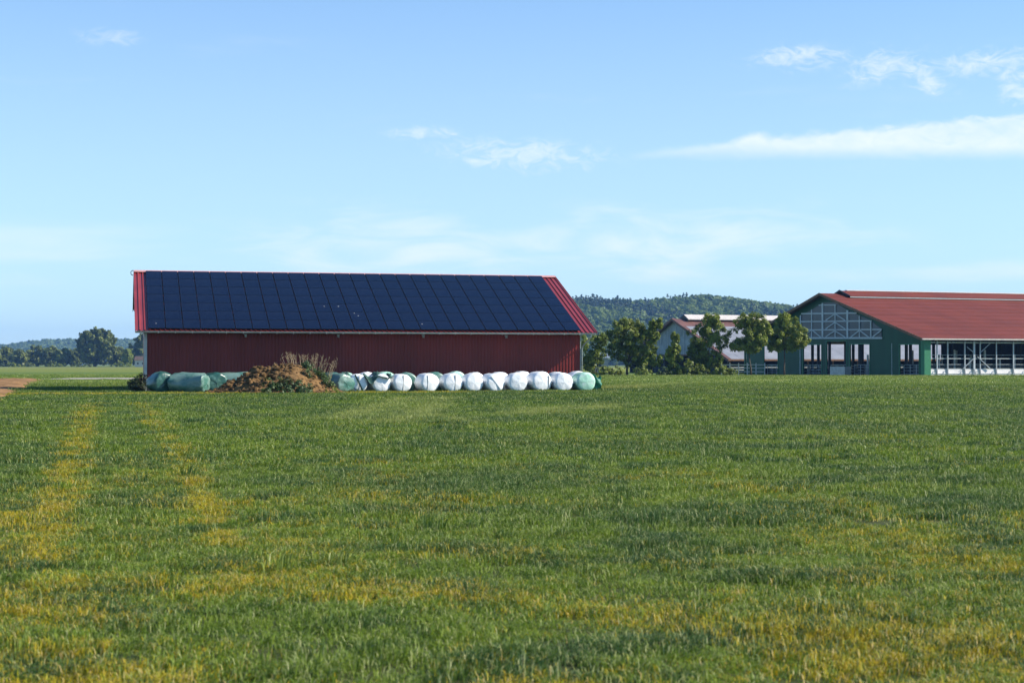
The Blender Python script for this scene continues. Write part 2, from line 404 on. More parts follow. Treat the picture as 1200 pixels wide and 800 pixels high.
# ------------------------------------------------------------------ ground
def ground_mat():
    m = bpy.data.materials.new('meadow_ground'); m.use_nodes = True; t = m.node_tree; b = t.nodes['Principled BSDF']
    g = t.nodes.new('ShaderNodeNewGeometry'); P = g.outputs['Position']; x, y, z = sep(t, P)
    st = nz(t, comb(t, x*.012, y*.05), 1.0, 4.0, .55)
    fine = nz(t, comb(t, x*.8, y*.35), 1.0, 5.0, .65)
    w = y + (st - .5)*60.0
    c = mixc(t, w.step(100, 135), (.050,.056,.016), (.130,.185,.026))
    c = mixc(t, w.step(205, 240), c, (.100,.150,.022))
    c = mixc(t, w.step(300, 330), c, (.165,.190,.028))
    c = mixc(t, w.step(520, 600), c, (.22,.21,.05))
    c = mixc(t, w.step(640, 700), c, (.12,.15,.028))
    c = mixc(t, fine.step(.3, .75)*.45, c, (.050,.085,.014))
    t.links.new(c, b.inputs['Base Color']); b.inputs['Roughness'].default_value = .9; b.inputs['Specular IOR Level'].default_value = .15
    bn = t.nodes.new('ShaderNodeBump'); bn.inputs['Strength'].default_value = .8; bn.inputs['Distance'].default_value = .15
    t.links.new(nz(t, P, 1.5, 4.0).s, bn.inputs['Height']); t.links.new(bn.outputs[0], b.inputs['Normal'])
    return m
mb = MB(); GR = 6900
mb.add([(-GR,-150,0),(GR,-150,0),(GR,GR,0),(-GR,GR,0)], [(0,1,2,3)])
tag(mb.build('ground', ground_mat()), kind='structure')

# ploughed strip at the far left, lumpy, with the gravel track behind it
xs, ys = np.linspace(-120, -20, 200), np.linspace(66, 166, 150)
X, Y = np.meshgrid(xs, ys)
edge = -22.6 - (Y-72)*(22.9/85)
XX = np.minimum(X, edge + (vn(Y*.5, Y*.1)-.5)*1.4)
Z = .012 + .30*np.clip((edge-X)/1.2, 0, 1)*fbm(X*1.3, Y*.8, 4)**1.5
nx_, ny_ = len(xs), len(ys)
idx = np.arange(nx_*ny_).reshape(ny_, nx_)
fq = np.stack([idx[:-1,:-1], idx[:-1,1:], idx[1:,1:], idx[1:,:-1]], -1).reshape(-1, 4)
keep = (X[:-1,:-1] < edge[:-1,:-1]).ravel()
tag(link('ploughed_strip', np_mesh('ploughed_strip', np.stack([XX, Y, Z], -1).reshape(-1,3), fq[keep], M['plough'], smooth=True)), kind='structure')
mb = MB()
tr = [(-50 + i*3.0, 178 + .9*math.sin(i*.7)*.3, 0) for i in range(16)]
for a, b in zip(tr, tr[1:]):
    mb.add([(a[0],a[1]-9.0,.03),(b[0],b[1]-9.0,.03),(b[0],b[1]+9.0,.03),(a[0],a[1]+9.0,.03)], [(0,1,2,3)])
tag(mb.build('gravel_track', M['gravel']), kind='structure')

# ------------------------------------------------------------------ scatter with geometry nodes (grass, forest)
def scatter(name, pts, rot, scl, idx, protos, attrs=None, parent=None):
    me = bpy.data.meshes.new(name); me.vertices.add(len(pts)); me.vertices.foreach_set('co', np.asarray(pts, np.float32).ravel())
    a = me.attributes.new('rot', 'FLOAT_VECTOR', 'POINT'); a.data.foreach_set('vector', np.asarray(rot, np.float32).ravel())
    a = me.attributes.new('scl', 'FLOAT_VECTOR', 'POINT'); a.data.foreach_set('vector', np.asarray(scl, np.float32).ravel())
    a = me.attributes.new('pick', 'INT', 'POINT'); a.data.foreach_set('value', np.asarray(idx, np.int32))
    for k, v in (attrs or {}).items():
        a = me.attributes.new(k, 'FLOAT', 'POINT'); a.data.foreach_set('value', np.asarray(v, np.float32))
    for p in protos:
        for m in p.data.materials: me.materials.append(m)
    o = link(name, me, parent)
    col = bpy.data.collections.new(name + '_source')
    for p in protos: col.objects.link(p)
    ng = bpy.data.node_groups.new(name + '_scatter', 'GeometryNodeTree')
    ng.interface.new_socket('Geometry', in_out='INPUT', socket_type='NodeSocketGeometry')
    ng.interface.new_socket('Geometry', in_out='OUTPUT', socket_type='NodeSocketGeometry')
    N, L = ng.nodes, ng.links
    gi, go = N.new('NodeGroupInput'), N.new('NodeGroupOutput')
    ci = N.new('GeometryNodeCollectionInfo'); ci.inputs['Collection'].default_value = col
    ci.inputs['Separate Children'].default_value = True; ci.inputs['Reset Children'].default_value = True
    ip = N.new('GeometryNodeInstanceOnPoints'); ip.inputs['Pick Instance'].default_value = True
    def na(n, ty):
        q = N.new('GeometryNodeInputNamedAttribute'); q.data_type = ty; q.inputs['Name'].default_value = n; return q.outputs[0]
    L.new(gi.outputs[0], ip.inputs['Points']); L.new(ci.outputs[0], ip.inputs['Instance'])
    L.new(na('pick', 'INT'), ip.inputs['Instance Index'])
    e = N.new('FunctionNodeEulerToRotation'); L.new(na('rot', 'FLOAT_VECTOR'), e.inputs[0]); L.new(e.outputs[0], ip.inputs['Rotation'])
    L.new(na('scl', 'FLOAT_VECTOR'), ip.inputs['Scale'])
    L.new(ip.outputs[0], go.inputs[0])
    md = o.modifiers.new('scatter', 'NODES'); md.node_group = ng
    return o

def grass_mat():
    m = bpy.data.materials.new('grass_blade'); m.use_nodes = True; t = m.node_tree; b = t.nodes['Principled BSDF']
    def at(n, ty):
        a = t.nodes.new('ShaderNodeAttribute'); a.attribute_name = n; a.attribute_type = ty; return NX(t, a.outputs['Fac'])
    yel, pale, dark, rnd, hgt = at('yel','INSTANCER'), at('pale','INSTANCER'), at('dark','INSTANCER'), at('rnd','GEOMETRY'), at('hgt','GEOMETRY')
    g = t.nodes.new('ShaderNodeNewGeometry')
    n = nz(t, g.outputs['Position'], 2.2, 3.0)
    c = mixc(t, (rnd*.60 + (n - .5)*1.3 + .22).sat(), (.044,.112,.012), (.255,.340,.026))
    c = mixc(t, dark*.72, c, (.034,.094,.030))
    c = mixc(t, pale*.9, c, (.30,.34,.08))
    c = mixc(t, rnd.step(.86, .93)*.8, c, (.48,.50,.22))  # a few blades paler: sun glints painted into the blade colour
    yc = mixc(t, rnd.step(.2, .9), (.47,.34,.014), (.41,.40,.022))
    yc = mixc(t, rnd.step(.86, .92), yc, (.60,.46,.17))
    r2 = (rnd*7.31)._m('FRACT')
    n6 = nz(t, g.outputs['Position'], 8.5, 3.0, .65)
    f = (yel*1.12 + (n6 - .5)*2.3 + (r2 - .5)*.5 - .52).step(-.06, .10) * yel.step(.02, .12)
    c = mixc(t, f, c, yc)
    c = mixc(t, hgt.step(.55, 1.0)*.20, c, (.26,.30,.08))
    t.links.new(c, b.inputs['Base Color']); b.inputs['Roughness'].default_value = .5; b.inputs['Specular IOR Level'].default_value = .25
    tr = t.nodes.new('ShaderNodeBsdfTranslucent'); t.links.new(c, tr.inputs[0])
    mx = t.nodes.new('ShaderNodeMixShader'); mx.inputs[0].default_value = .40
    t.links.new(b.outputs[0], mx.inputs[1]); t.links.new(tr.outputs[0], mx.inputs[2]); t.links.new(mx.outputs[0], t.nodes['Material Output'].inputs[0])
    return m
M['grass'] = grass_mat()
def clump(n, rad, h, w, seed, flop=1.0):
    r = np.random.default_rng(seed)
    a = r.random(n)*2*np.pi; q = np.sqrt(r.random(n))*rad
    px, py = q*np.cos(a), q*np.sin(a)
    hh = h*(.45+.75*r.random(n)); hd = r.random(n)*2*np.pi
    ln = (.25+.75*r.random(n))*flop*hh
    lx, ly = ln*np.cos(hd)*.8 + hh*.32, ln*np.sin(hd)*.8
    fw = hd + np.pi/2 + (r.random(n)-.5)*1.6
    wx, wy = np.cos(fw)*w/2*(.7+.6*r.random(n)), np.sin(fw)*w/2
    z0 = np.full(n, -.02)
    V = np.stack([np.stack([px-wx, py-wy, z0], -1), np.stack([px+wx, py+wy, z0], -1),
                  np.stack([px+lx*.35-wx*.85, py+ly*.35-wy*.85, hh*.62], -1), np.stack([px+lx*.35+wx*.85, py+ly*.35+wy*.85, hh*.62], -1),
                  np.stack([px+lx, py+ly, hh*(1-.25*np.minimum(1, ln/hh))], -1)], 1)
    i = np.arange(n)[:, None, None]*5
    Fc = (np.array([[0,1,3],[0,3,2],[2,3,4]])[None] + i).reshape(-1, 3)
    rn = np.repeat(r.random(n), 5); hg = np.tile([0,0,.55,.55,1.0], n)
    return bpy.data.objects.new('grass_tuft', np_mesh('grass_tuft', V.reshape(-1,3), Fc, M['grass'], {'rnd': rn, 'hgt': hg}))

def zone(d0, d1, dens, jit=.0):
    n = int(dens*((d1**2-d0**2)*.36 + 13*(d1-d0)))
    D = np.sqrt(rng.random(n)*(d1**2-d0**2)+d0**2); half = D*.36+6.5
    # area-correct: sample width uniformly
    x = (rng.random(n)*2-1)*half
    return x, D
def grass(name, zones, protos, zs):
    Xs, Ys, Ss = [], [], []
    for (d0, d1, dens), sc in zip(zones, zs):
        x, y = zone(d0, d1, dens); Xs.append(x); Ys.append(y); Ss.append(np.full(len(x), sc))
    x, y, s = np.concatenate(Xs), np.concatenate(Ys), np.concatenate(Ss)
    lx, ly = to_local(x, y, B_O, B_A); hx, hy = to_local(x, y, G_O, G_A)
    ok = ~((lx > -.1) & (lx < B_L+.1) & (ly > -3.9) & (ly < B_DEP)) & ~((hx > -2.5) & (hy > -1.2)) & ~in_soil(x, y) & ~((y > 163) & (y < 189) & (x > -51) & (x < -2))
    x, y, s = x[ok], y[ok], s[ok]
    yel, pale, dark, n2 = field_masks(x, y)
    hs = s*np.maximum(.35, 1 - .35*yel + 1.5*(n2-.5) + 1.5*(last_n3-.5) + .35*dark - .2*pale)
    n = len(x)
    rot = np.stack([(rng.random(n)-.5)*.2, (rng.random(n)-.5)*.2, (rng.random(n)-.5)*2.2], -1)
    o = scatter(name, np.stack([x, y, np.zeros(n)], -1), rot, np.stack([s*(1+.2*(rng.random(n)-.5)), s, hs], -1), rng.integers(0, len(protos), n), protos, {'yel': yel, 'pale': pale, 'dark': dark})
    tag(o, kind='stuff'); return o
grass('grass', [(5.5, 16, 46), (16, 26, 28)], [clump(100, .17, .066, .0055, 10+i, 2.3) for i in range(6)], [1.0, 1.2])
grass('grass', [(24, 40, 11), (40, 62, 6.5)], [clump(130, .34, .082, .0105, 30+i, 2.0) for i in range(6)], [1.0, 1.2])
grass('grass', [(60, 95, 3.4), (95, 132, 1.8)], [clump(160, .65, .085, .022, 50+i, 1.4) for i in range(5)], [1.0, 1.25])
grass('grass', [(130, 240, .6)], [clump(170, 1.3, .06, .05, 70+i, 2.0) for i in range(4)], [1.1])
def tufts():
    x, y = zone(11, 70, .55); x2, y2 = zone(12, 30, 1.2); x, y = np.concatenate([x, x2]), np.concatenate([y, y2])
    m_ = fbm(x*.25, y*.25, 30) + (rng.random(len(x))-.5)*.25 > .52; x, y = x[m_], y[m_]
    yel, pale, dark, n2 = field_masks(x, y); n = len(x); z = np.zeros(n)
    sc = .6 + .8*rng.random(n)**2
    o = scatter('grass', np.stack([x, y, z], -1), np.stack([z, z, (rng.random(n)-.5)*2.6], -1), np.stack([sc, sc, sc*(.8+.4*rng.random(n))], -1), rng.integers(0, 4, n), [clump(46, .13, .17, .0085, 110+i, 1.3) for i in range(4)], {'yel': yel*0, 'pale': pale + (rng.random(n) < .25)*.5, 'dark': (rng.random(n) < .5)*.9})
    tag(o, kind='stuff')
tufts()
def verge_strip():
    n = 1500; x = rng.uniform(6, 115, n); y = rng.uniform(196.5, 203, n) + np.maximum(0, x-50)*.38
    yel, pale, dark, n2 = field_masks(x, y); z = np.zeros(n)
    o = scatter('verge_grass', np.stack([x, y, z], -1), np.stack([z, z, rng.random(n)*6.28], -1), np.stack([z+1, z+1, .8+.5*n2], -1), rng.integers(0, 3, n), [clump(150, .8, .25, .045, 90+i, .9) for i in range(3)], {'yel': yel*0, 'pale': pale*.6+.15, 'dark': dark})
    tag(o, kind='stuff')
verge_strip()

# ------------------------------------------------------------------ red barn with the solar roof
def sheet(mb, p0, du, dv, lu, lv, period, depth, nrm, flat=.45, mi=0):
    """trapezoid profiled sheet: ribs run along dv, repeated along du"""
    p0, du, dv, nrm = Vector(p0), Vector(du), Vector(dv), Vector(nrm)
    n = max(1, round(lu/period)); per = lu/n; us = []
    for i in range(n):
        b = i*per
        us += [(b, 0), (b+per*flat, 0), (b+per*(flat+.12), 1), (b+per*.88, 1)]
    us.append((lu, 0))
    base = len(mb.v)
    for u, d in us:
        a = p0 + du*u + nrm*(d*depth); mb.v.append(tuple(a)); mb.v.append(tuple(a + dv*lv))
    for i in range(len(us)-1):
        mb.f.append((base+2*i, base+2*i+2, base+2*i+3, base+2*i+1)); mb.m.append(mi)

barn = empty('barn', B_O, B_A)
tag(barn, 'long red metal barn with dark solar panels covering its roof', 'barn')
OV_F, OV_L, OV_R = .80, .65, .84
Z_E, Y_R, Z_R = 3.56, 9.0, 7.50                     # roof height at the front eave edge, ridge depth, ridge height
SL = (Z_R - Z_E)/(Y_R + OV_F); TH = math.atan(SL); SLEN = (Y_R + OV_F)/math.cos(TH)
def roof_z(y): return Z_E + (y + OV_F)*SL if y <= Y_R else Z_R - (y - Y_R)*SL
mb = MB()
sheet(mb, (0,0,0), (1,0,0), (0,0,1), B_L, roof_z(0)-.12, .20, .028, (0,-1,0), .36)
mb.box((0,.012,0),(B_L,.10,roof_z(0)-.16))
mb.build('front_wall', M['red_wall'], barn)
mb = MB()
for x0 in (0, B_L-.1):
    yz = [(.1,0),(B_DEP-.1,0),(B_DEP-.1,roof_z(B_DEP)-.2),(Y_R,Z_R-.2),(.1,roof_z(0)-.2)]
    mb.prism([(x0, y, z) for y, z in yz], (.1,0,0))
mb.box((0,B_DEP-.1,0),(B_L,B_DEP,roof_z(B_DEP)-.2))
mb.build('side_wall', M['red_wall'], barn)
x0, x1 = -OV_L, B_L+OV_R
vd = Vector((0, math.cos(TH), math.sin(TH))); nn = Vector((0, -math.sin(TH), math.cos(TH)))
mb = MB(); sheet(mb, (x0,-OV_F,Z_E), (1,0,0), vd, x1-x0, SLEN, .29, .06, nn, .60)
vb = Vector((0, -math.cos(TH), math.sin(TH))); nb = Vector((0, math.sin(TH), math.cos(TH)))
yb = Y_R + 5.6; SLB = 5.6/math.cos(TH)
sheet(mb, (x0,yb,roof_z(yb)), (1,0,0), vb, x1-x0, SLB, .29, .06, nb, .60)
mb.build('roof', M['red_roof'], barn)
mb = MB()                                           # soffit boards and purlin ends under the sheet
for (ya, yb2) in ((-OV_F+.05, Y_R), (Y_R, yb-.05)):
    mb.prism([(x0+.06,ya,roof_z(ya)-.05),(x0+.06,yb2,roof_z(yb2)-.05),(x0+.06,yb2,roof_z(yb2)-.11),(x0+.06,ya,roof_z(ya)-.11)], (x1-x0-.12,0,0))
mb.build('soffit', M['dark'], barn)
for xx, nm in ((x0-.035, 'verge_trim'), (x1+.003, 'verge_trim')):
    mb = MB()
    for s, ya, yb2 in ((1,-OV_F-.02, Y_R), (-1, Y_R, yb+.02)):
        mb.prism([(xx,ya,roof_z(ya)+.085),(xx,yb2,roof_z(yb2)+.085),(xx,yb2,roof_z(yb2)-.10),(xx,ya,roof_z(ya)-.10)], (.032,0,0))
    mb.build(nm, M['red_roof'], barn)
mb = MB()
for k in range(14):
    xa = x0 + (x1-x0)*k/14; xb = x0 + (x1-x0)*(k+1)/14 - .012
    mb.prism([(xa,Y_R-.20,Z_R-.02+.03),(xa,Y_R,Z_R+.13),(xa,Y_R+.20,Z_R+.01),(xa,Y_R,Z_R+.03)], (xb-xa,0,0))
mb.build('ridge_cap', M['ridge'], barn)
mb = MB()                                            # bent pipe end at the left of the ridge
mb.tube([(x0-.04,Y_R,Z_R+.10),(x0-.12,Y_R,Z_R+.09),(x0-.20,Y_R,Z_R),(x0-.19,Y_R,Z_R-.14),(x0-.06,Y_R,Z_R-.22)], .025, 8)
mb.build('ridge_pipe', M['dark'], barn, True)
# gutter: half round trough with brackets, and the downpipe at the right corner
mb = MB(); n = 8
prof = [(-.085*math.cos(math.pi*i/n), -.085*math.sin(math.pi*i/n)) for i in range(n+1)]
gy, gz = -OV_F-.075, Z_E-.02
for (xa, xb) in ((x0-.02, x1+.02),):
    base = len(mb.v)
    for xx in (xa, xb):
        for (a, b) in prof: mb.v.append((xx, gy+a, gz+b*1.25))
        for (a, b) in reversed(prof): mb.v.append((xx, gy+a*.92, gz+b*1.12))
    m_ = 2*(n+1)
    for i in range(m_): mb.f.append((base+i, base+(i+1)%m_, base+m_+(i+1)%m_, base+m_+i)); mb.m.append(0)
    mb.f.append(tuple(base+i for i in range(m_))); mb.m.append(0); mb.f.append(tuple(base+m_+i for i in range(m_))[::-1]); mb.m.append(0)
gut = mb.build('gutter', M['gutter'], barn)
brk = MB(); brk.box((-.015,-.10,-.125),(.015,.10,-.110)); brk.box((-.015,-.105,-.125),(.015,-.093,.01)); brk.box((-.015,.06,-.125),(.015,.10,.0))
bme = brk.mesh('gutter_bracket', M['gutter'])
for k in range(29):
    o = link('gutter_bracket', bme, barn); o.location = (x0+.3+k*.98, gy, gz)
mb = MB()
px_ = B_L+.10
mb.tube([(px_+.35,gy,gz-.08),(px_+.35,gy,gz-.22),(px_+.25,gy+.2,gz-.42),(px_+.04,-.14,gz-.78),(px_,-.10,gz-1.0),(px_,-.10,.05)], .045, 10)
mb.build('downpipe', M['gutter'], barn, True)
mb = MB(); mb.box((-.16,-.055,0),(.012,.12,roof_z(0)-.16)); mb.box((-.10,-.075,0),(-.06,-.055,roof_z(0)-.2))
mb.build('corner_post', M['steel'], barn)
mb = MB(); mb.box((B_L-.012,-.052,0),(B_L+.05,.11,roof_z(0)-.16)); mb.build('corner_trim', M['gutter'], barn)
mb = MB(); mb.box((.02,-.06,0),(B_L-.02,-.042,.32)); mb.build('base_strip', M['dark'], barn)
for px in (282, 388, 488, 588):                      # small lamps under the eave
    xl = (px-172)/(680-172)*B_L
    mb = MB(); mb.box((xl-.07,-.26,3.32),(xl+.07,-.06,3.40)); mb.tube([(xl,-.2,3.33),(xl,-.2,3.22)], [.05,.085], 8)
    mb.build('eave_lamp', M['steel'], barn)
# solar panels, 26 columns by 7 rows, each on its own
NC, NR = 26, 7
pu0, pu1 = x0+.70, x1-.98
pv0, pv1 = .075, SLEN-.13
pw, ph = (pu1-pu0)/NC, (pv1-pv0)/NR
gw, gh = .050, .022                                  # gaps
def panel_mesh():
    w, h, t, f = pw-gw, ph-gh, .04, .014
    me_v = [(0,0,0),(w,0,0),(w,h,0),(0,h,0),(0,0,t),(w,0,t),(w,h,t),(0,h,t),(f,f,t),(w-f,f,t),(w-f,h-f,t),(f,h-f,t),(f,f,t-.004),(w-f,f,t-.004),(w-f,h-f,t-.004),(f,h-f,t-.004)]
    fs = [(0,1,5,4),(1,2,6,5),(2,3,7,6),(3,0,4,7),(4,5,9,8),(5,6,10,9),(6,7,11,10),(7,4,8,11),(8,9,13,12),(9,10,14,13),(10,11,15,14),(11,8,12,15),(12,13,14,15)]
    me = bpy.data.meshes.new('solar_panel'); me.from_pydata(me_v, [], fs)
    me.materials.append(M['panel_frame']); me.materials.append(M['panel'])
    me.polygons[12].material_index = 1
    uv = me.uv_layers.new(name='UVMap')
    for l, c in zip(me.polygons[12].loop_indices, ((0,0),(1,0),(1,1),(0,1))): uv.data[l].uv = c
    return me
pme = panel_mesh()
roofM = Matrix(((1,0,0),(0,vd.y,nn.y),(0,vd.z,nn.z))).to_4x4()
for c in range(NC):
    for r_ in range(NR):
        o = link('solar_panel', pme, barn)
        p = Vector((pu0+c*pw+gw/2, -OV_F, Z_E)) + vd*(pv0+r_*ph+gh/2) + nn*.105
        tilt = Matrix.Rotation((random.random()-.5)*.003, 4, 'X') @ Matrix.Rotation((random.random()-.5)*.003, 4, 'Y')
        o.matrix_local = Matrix.Translation(p) @ roofM @ tilt
mb = MB()
for r_ in range(NR):
    for q in (.25, .75):
        a = Vector((pu0, -OV_F, Z_E)) + vd*(pv0+(r_+q)*ph) + nn*.085
        mb.bar(a, a + Vector((pu1-pu0,0,0)), .04, .04, up=nn)
mb.build('mounting_rail', M['panel_frame'], barn)
mb = MB()                                            # bird droppings on the glass
for px, py in ((380,361),(398,361),(418,369),(423,372),(180,382),(503,381)):
    cu = (px-172)/(690-172)*(pu1-pu0)*.97 + pu0 + (386-py)*.02; v_ = pv0 + (387-py)/68.0*(pv1-pv0)
    a = Vector((cu, -OV_F, Z_E)) + vd*v_ + nn*.149
    pts = [a + Vector((math.cos(k)*.026*random.uniform(.6,1.3),0,0)) + vd*(math.sin(k)*.036*random.uniform(.6,1.4)) for k in np.arange(0,6.2,.9)]
    mb.prism(pts, nn*.004)
mb.build('bird_dropping', M['plinth'], barn)['kind'] = 'stuff'

# ------------------------------------------------------------------ wrapped bales, mound, nets in front of the barn
def bale_mesh(r, ln, mat_, seed, sag=.06, rough=.018, crumple=0.0):
    q = np.random.default_rng(seed); ns = 28
    prof = [(0,.0),(.45,.0),(.78,.008),(.90,.03),(.965,.075),(1.0,.15)]
    st = [(a, -ln/2 + b*r*1.2) for a, b in prof] + [(1.012, -ln*.2),(1.015,0),(1.01, ln*.2)] + [(a, ln/2 - b*r*1.2) for a, b in reversed(prof)]
    V = []; ph = q.random(8)*6.28
    for j, (a, y) in enumerate(st):
        for k in range(ns):
            t = 2*math.pi*k/ns
            w = 1 + rough*(math.sin(3*t+ph[0]+y*2)+.7*math.sin(7*t+ph[1]-y*5)+.6*math.sin(11*t+ph[2]+y*7)) + (q.random()-.5)*(.016+crumple)
            rr = a*r*(w if a > .3 else 1)
            z = math.sin(t)*rr; x = math.cos(t)*rr*(1+sag*.5)
            if z < 0: z *= (1-sag)
            bul = (1-a)*.045*(1 if j >= len(st)//2 else -1) + (.012*math.sin(5*t+ph[3])*a + (q.random()-.5)*crumple*.4 if a < .99 else 0)
            V.append((x, y+bul, z + r*(1-sag)))
    ids = np.arange(len(V)).reshape(len(st), ns); nx = np.roll(ids, -1, 1)
    Fq = np.stack([ids[:-1], nx[:-1], nx[1:], ids[1:]], -1).reshape(-1, 4)
    return np_mesh('silage_bale', V, Fq, mat_, smooth=True)
def bale(px, D, r, ln, yaw, mk, label, seed, group, rough=.018, seam=None, tilt=0.0, crumple=0.0, sag=.06, z=0.0):
    o = link('silage_bale', bale_mesh(r, ln, M[mk], seed, sag, rough, crumple))
    o.location = (gx(px, D), D, z); o.rotation_euler = (0, tilt, R(yaw))
    tag(o, label, 'silage bale', group)
    if seam is not None:
        mb = MB(); s = seam*r
        hz = math.sqrt(max(.05, r*r*.80 - s*s)); yf = -ln/2 - .045
        mb.prism([(s-.014,yf,r*.94-hz*.95),(s+.014,yf,r*.94-hz*.95),(s+.018,yf,r*.94+hz),(s-.010,yf,r*.94+hz)], (0,.03,0))
        mb.build('wrap_seam', M['seam'], o)
    return o
FG, BG_, LG = 'front row of wrapped silage bales', 'back row of wrapped silage bales', 'dark green bales beside the soil mound'
def rowD(px, off):                                   # distance at which a line parallel to the barn wall is met
    u = (px-CX)/F; c, s_ = math.cos(B_A), math.sin(B_A); ox, oy = B_O.x + off*s_, B_O.y - off*c
    # point (ox+t c, oy+t s) with x = u*y
    tt = (u*oy-ox)/(c-u*s_); return oy + tt*s_
front = [(418,'wrap_white','white bale crossed by a dark green strap, next to the soil mound',.1,0.542), (444,'wrap_white','white bale with a dark green net lying over its top',None,0.542),
         (468.5,'wrap_white','white bale right of the netted bale, upright dark seam in the middle of its face',.0,0.542), (500,'wrap_white','white bale with its dark seam left of the centre of its face',-.35,0.560),
         (528,'wrap_white','white bale with its seam right of centre, in front of a mint topped bale',.15,0.560), (552,'wrap_white','plain white bale halfway along the front row, no seam on its face',None,0.551),
         (577,'wrap_white','white bale with a diagonal fold of loose film across its face',None,0.560), (604,'wrap_white','plain white bale between the folded bale and the broad bale',None,0.569),
         (631,'wrap_white','broadest white bale, its seam near the right edge of the face',.62,0.612), (657,'wrap_white','last white bale in the row, beside the mint green bale',None,0.569),
         (683,'wrap_mint','pale mint green bale at the right end of the row',None,0.586)]
yaws = [14,19,20,24,18,19,23,15,22,17,16]
for i, (px, mk, lb, sm, r) in enumerate(front):
    D = rowD(px, 4.6)
    b = bale(px, D+.6, r, 1.2, yaws[i]+2, mk, lb, 100+i, FG, seam=sm, tilt=(random.random()-.5)*.06)
    if i == 6:
        mb = MB(); mb.prism([(-.36,-.66,.92),(-.28,-.66,.97),(.32,-.66,.18),(.25,-.66,.13)], (0,.05,0)); mb.build('loose_flap', M['wrap_white'], b)
back = [(405,'wrap_mint','mint green bale end behind the strapped white bale'), (429,'wrap_white','white bale top behind the strapped and the netted bale'), (451,'wrap_mint','mint green bale top behind the netted white bale'),
        (476,'wrap_pale','grey green bale top showing between the first two seamed bales'), (508,'wrap_pale','grey green bale top behind the bale with its seam left of centre'), (534,'wrap_mint','mint green bale top halfway along the back row'),
        (556,'wrap_white','white bale top behind the plain bale at the middle of the row'), (585,'wrap_white','white bale behind the bale with the diagonal fold'), (611,'wrap_white','white bale showing between the diagonal fold bale and the plain bale beside it'),
        (633,'wrap_pale','pale green bale top behind the broadest white bale'), (652,'wrap_white','white bale half hidden behind the last white bale'), (676,'wrap_white','white bale half hidden behind the mint green bale')]
for i, (px, mk, lb) in enumerate(back):
    D = rowD(px, 2.8)
    bale(px, D+.2, .585+.025*((i*7)%3)/2, 1.2, 15+((i*5)%7)-3, mk, lb, 140+i, BG_, tilt=(random.random()-.5)*.08)
bale(189, rowD(189,3.2), .62, 1.3, 35, 'wrap_dark', 'dark green wrapped bale nearest the left corner of the barn', 160, LG, .05, crumple=.10, sag=.16)
bale(222, rowD(222,4.0), .61, 2.1, 76, 'wrap_pale', 'long pale green bale lying crosswise near the barn corner', 161, LG, .07, crumple=.13, sag=.18)
bale(251, rowD(251,3.4), .62, 1.3, 25, 'wrap_dark', 'dark green bale half covered by the left foot of the soil mound', 162, LG, .05, crumple=.10, sag=.16)
bale(275, rowD(275,2.2), .62, 2.2, 84, 'wrap_pale', 'long pale green bale running behind the soil mound', 163, LG, .06, crumple=.12, sag=.18)
bale(389, rowD(389,3.6), .60, 1.3, 20, 'wrap_dark', 'dark green bale at the right foot of the soil mound', 164, LG, .03, crumple=.05)
bale(399, rowD(399,4.6), .56, 1.2, 40, 'wrap_pale', 'crumpled pale green bale between the mound and the white bales', 165, LG, .06, crumple=.12, sag=.14)

def draped(name, px, D, w, d, zc, mk, label, seed, lift=.0, rz=0.0, tail=.5):
    """a loose net lying over bale tops: follows two rounded humps and hangs at the front"""
    q = np.random.default_rng(seed); nx, ny = 26, 16; V = []
    for layer in (0, -.03):
        for j in range(ny):
            for i in range(nx):
                u = (i/(nx-1)-.5)*w; v = (j/(ny-1))*d
                hang = max(0, .45-v)*1.2
                z = zc - .30*abs(math.sin(u/w*5.3))**1.5 - hang*tail*(.7+.5*math.sin(u*4+seed)) + .05*math.sin(u*9+v*7+seed)+(q.random()-.5)*.05 if layer == 0 else V[j*nx+i][2]+layer
                y = (-.66 + v - .08*min(1, hang*3)) if layer == 0 else V[j*nx+i][1]
                x = u + .08*math.sin(v*5+seed)*(1 if layer == 0 else 1)
                V.append((x, y, z))
    ids = np.arange(2*nx*ny).reshape(2, ny, nx); Fq = []
    for L_ in range(2):
        a = ids[L_]; f = np.stack([a[:-1,:-1], a[:-1,1:], a[1:,1:], a[1:,:-1]], -1).reshape(-1,4); Fq.append(f if L_ == 0 else f[:, ::-1])
    e0 = np.concatenate([ids[0][0,:], ids[0][1:,-1], ids[0][-1,-2::-1], ids[0][-2:0:-1,0]]); e1 = np.concatenate([ids[1][0,:], ids[1][1:,-1], ids[1][-1,-2::-1], ids[1][-2:0:-1,0]])
    Fq.append(np.stack([e0, e1, np.roll(e1,-1), np.roll(e0,-1)], -1))
    o = link(name, np_mesh(name, V, np.concatenate(Fq), M[mk], smooth=True)); o.location = (gx(px, D), D, lift); o.rotation_euler = (0,0,B_A+rz)
    return tag(o, label, 'net')
draped('cover_net', 442, rowD(442,4.6)+.6, 1.6, 1.5, 1.16, 'net_dark', 'dark green net draped over the second white bale of the row', 3)
draped('cover_net', 405, rowD(405,4.4)+.5, 1.6, 1.6, 1.14, 'net_dark', 'dark green net slumped over the bales right of the soil mound', 5, tail=1.1)
mb = MB(); D = rowD(421,4.6); u0 = gx(421,D)
mb.prism([(u0-.26,D-.10,1.00),(u0-.19,D-.10,1.03),(u0+.26,D-.14,.12),(u0+.17,D-.14,.08)], (0,.05,0))
tag(mb.build('net_strap', M['net_dark']), 'narrow dark green strap running down the face of the first white bale', 'strap')
q = np.random.default_rng(9); mb = MB()
D = rowD(697,4.2)+.5; nx, ny = 12, 10; V = []
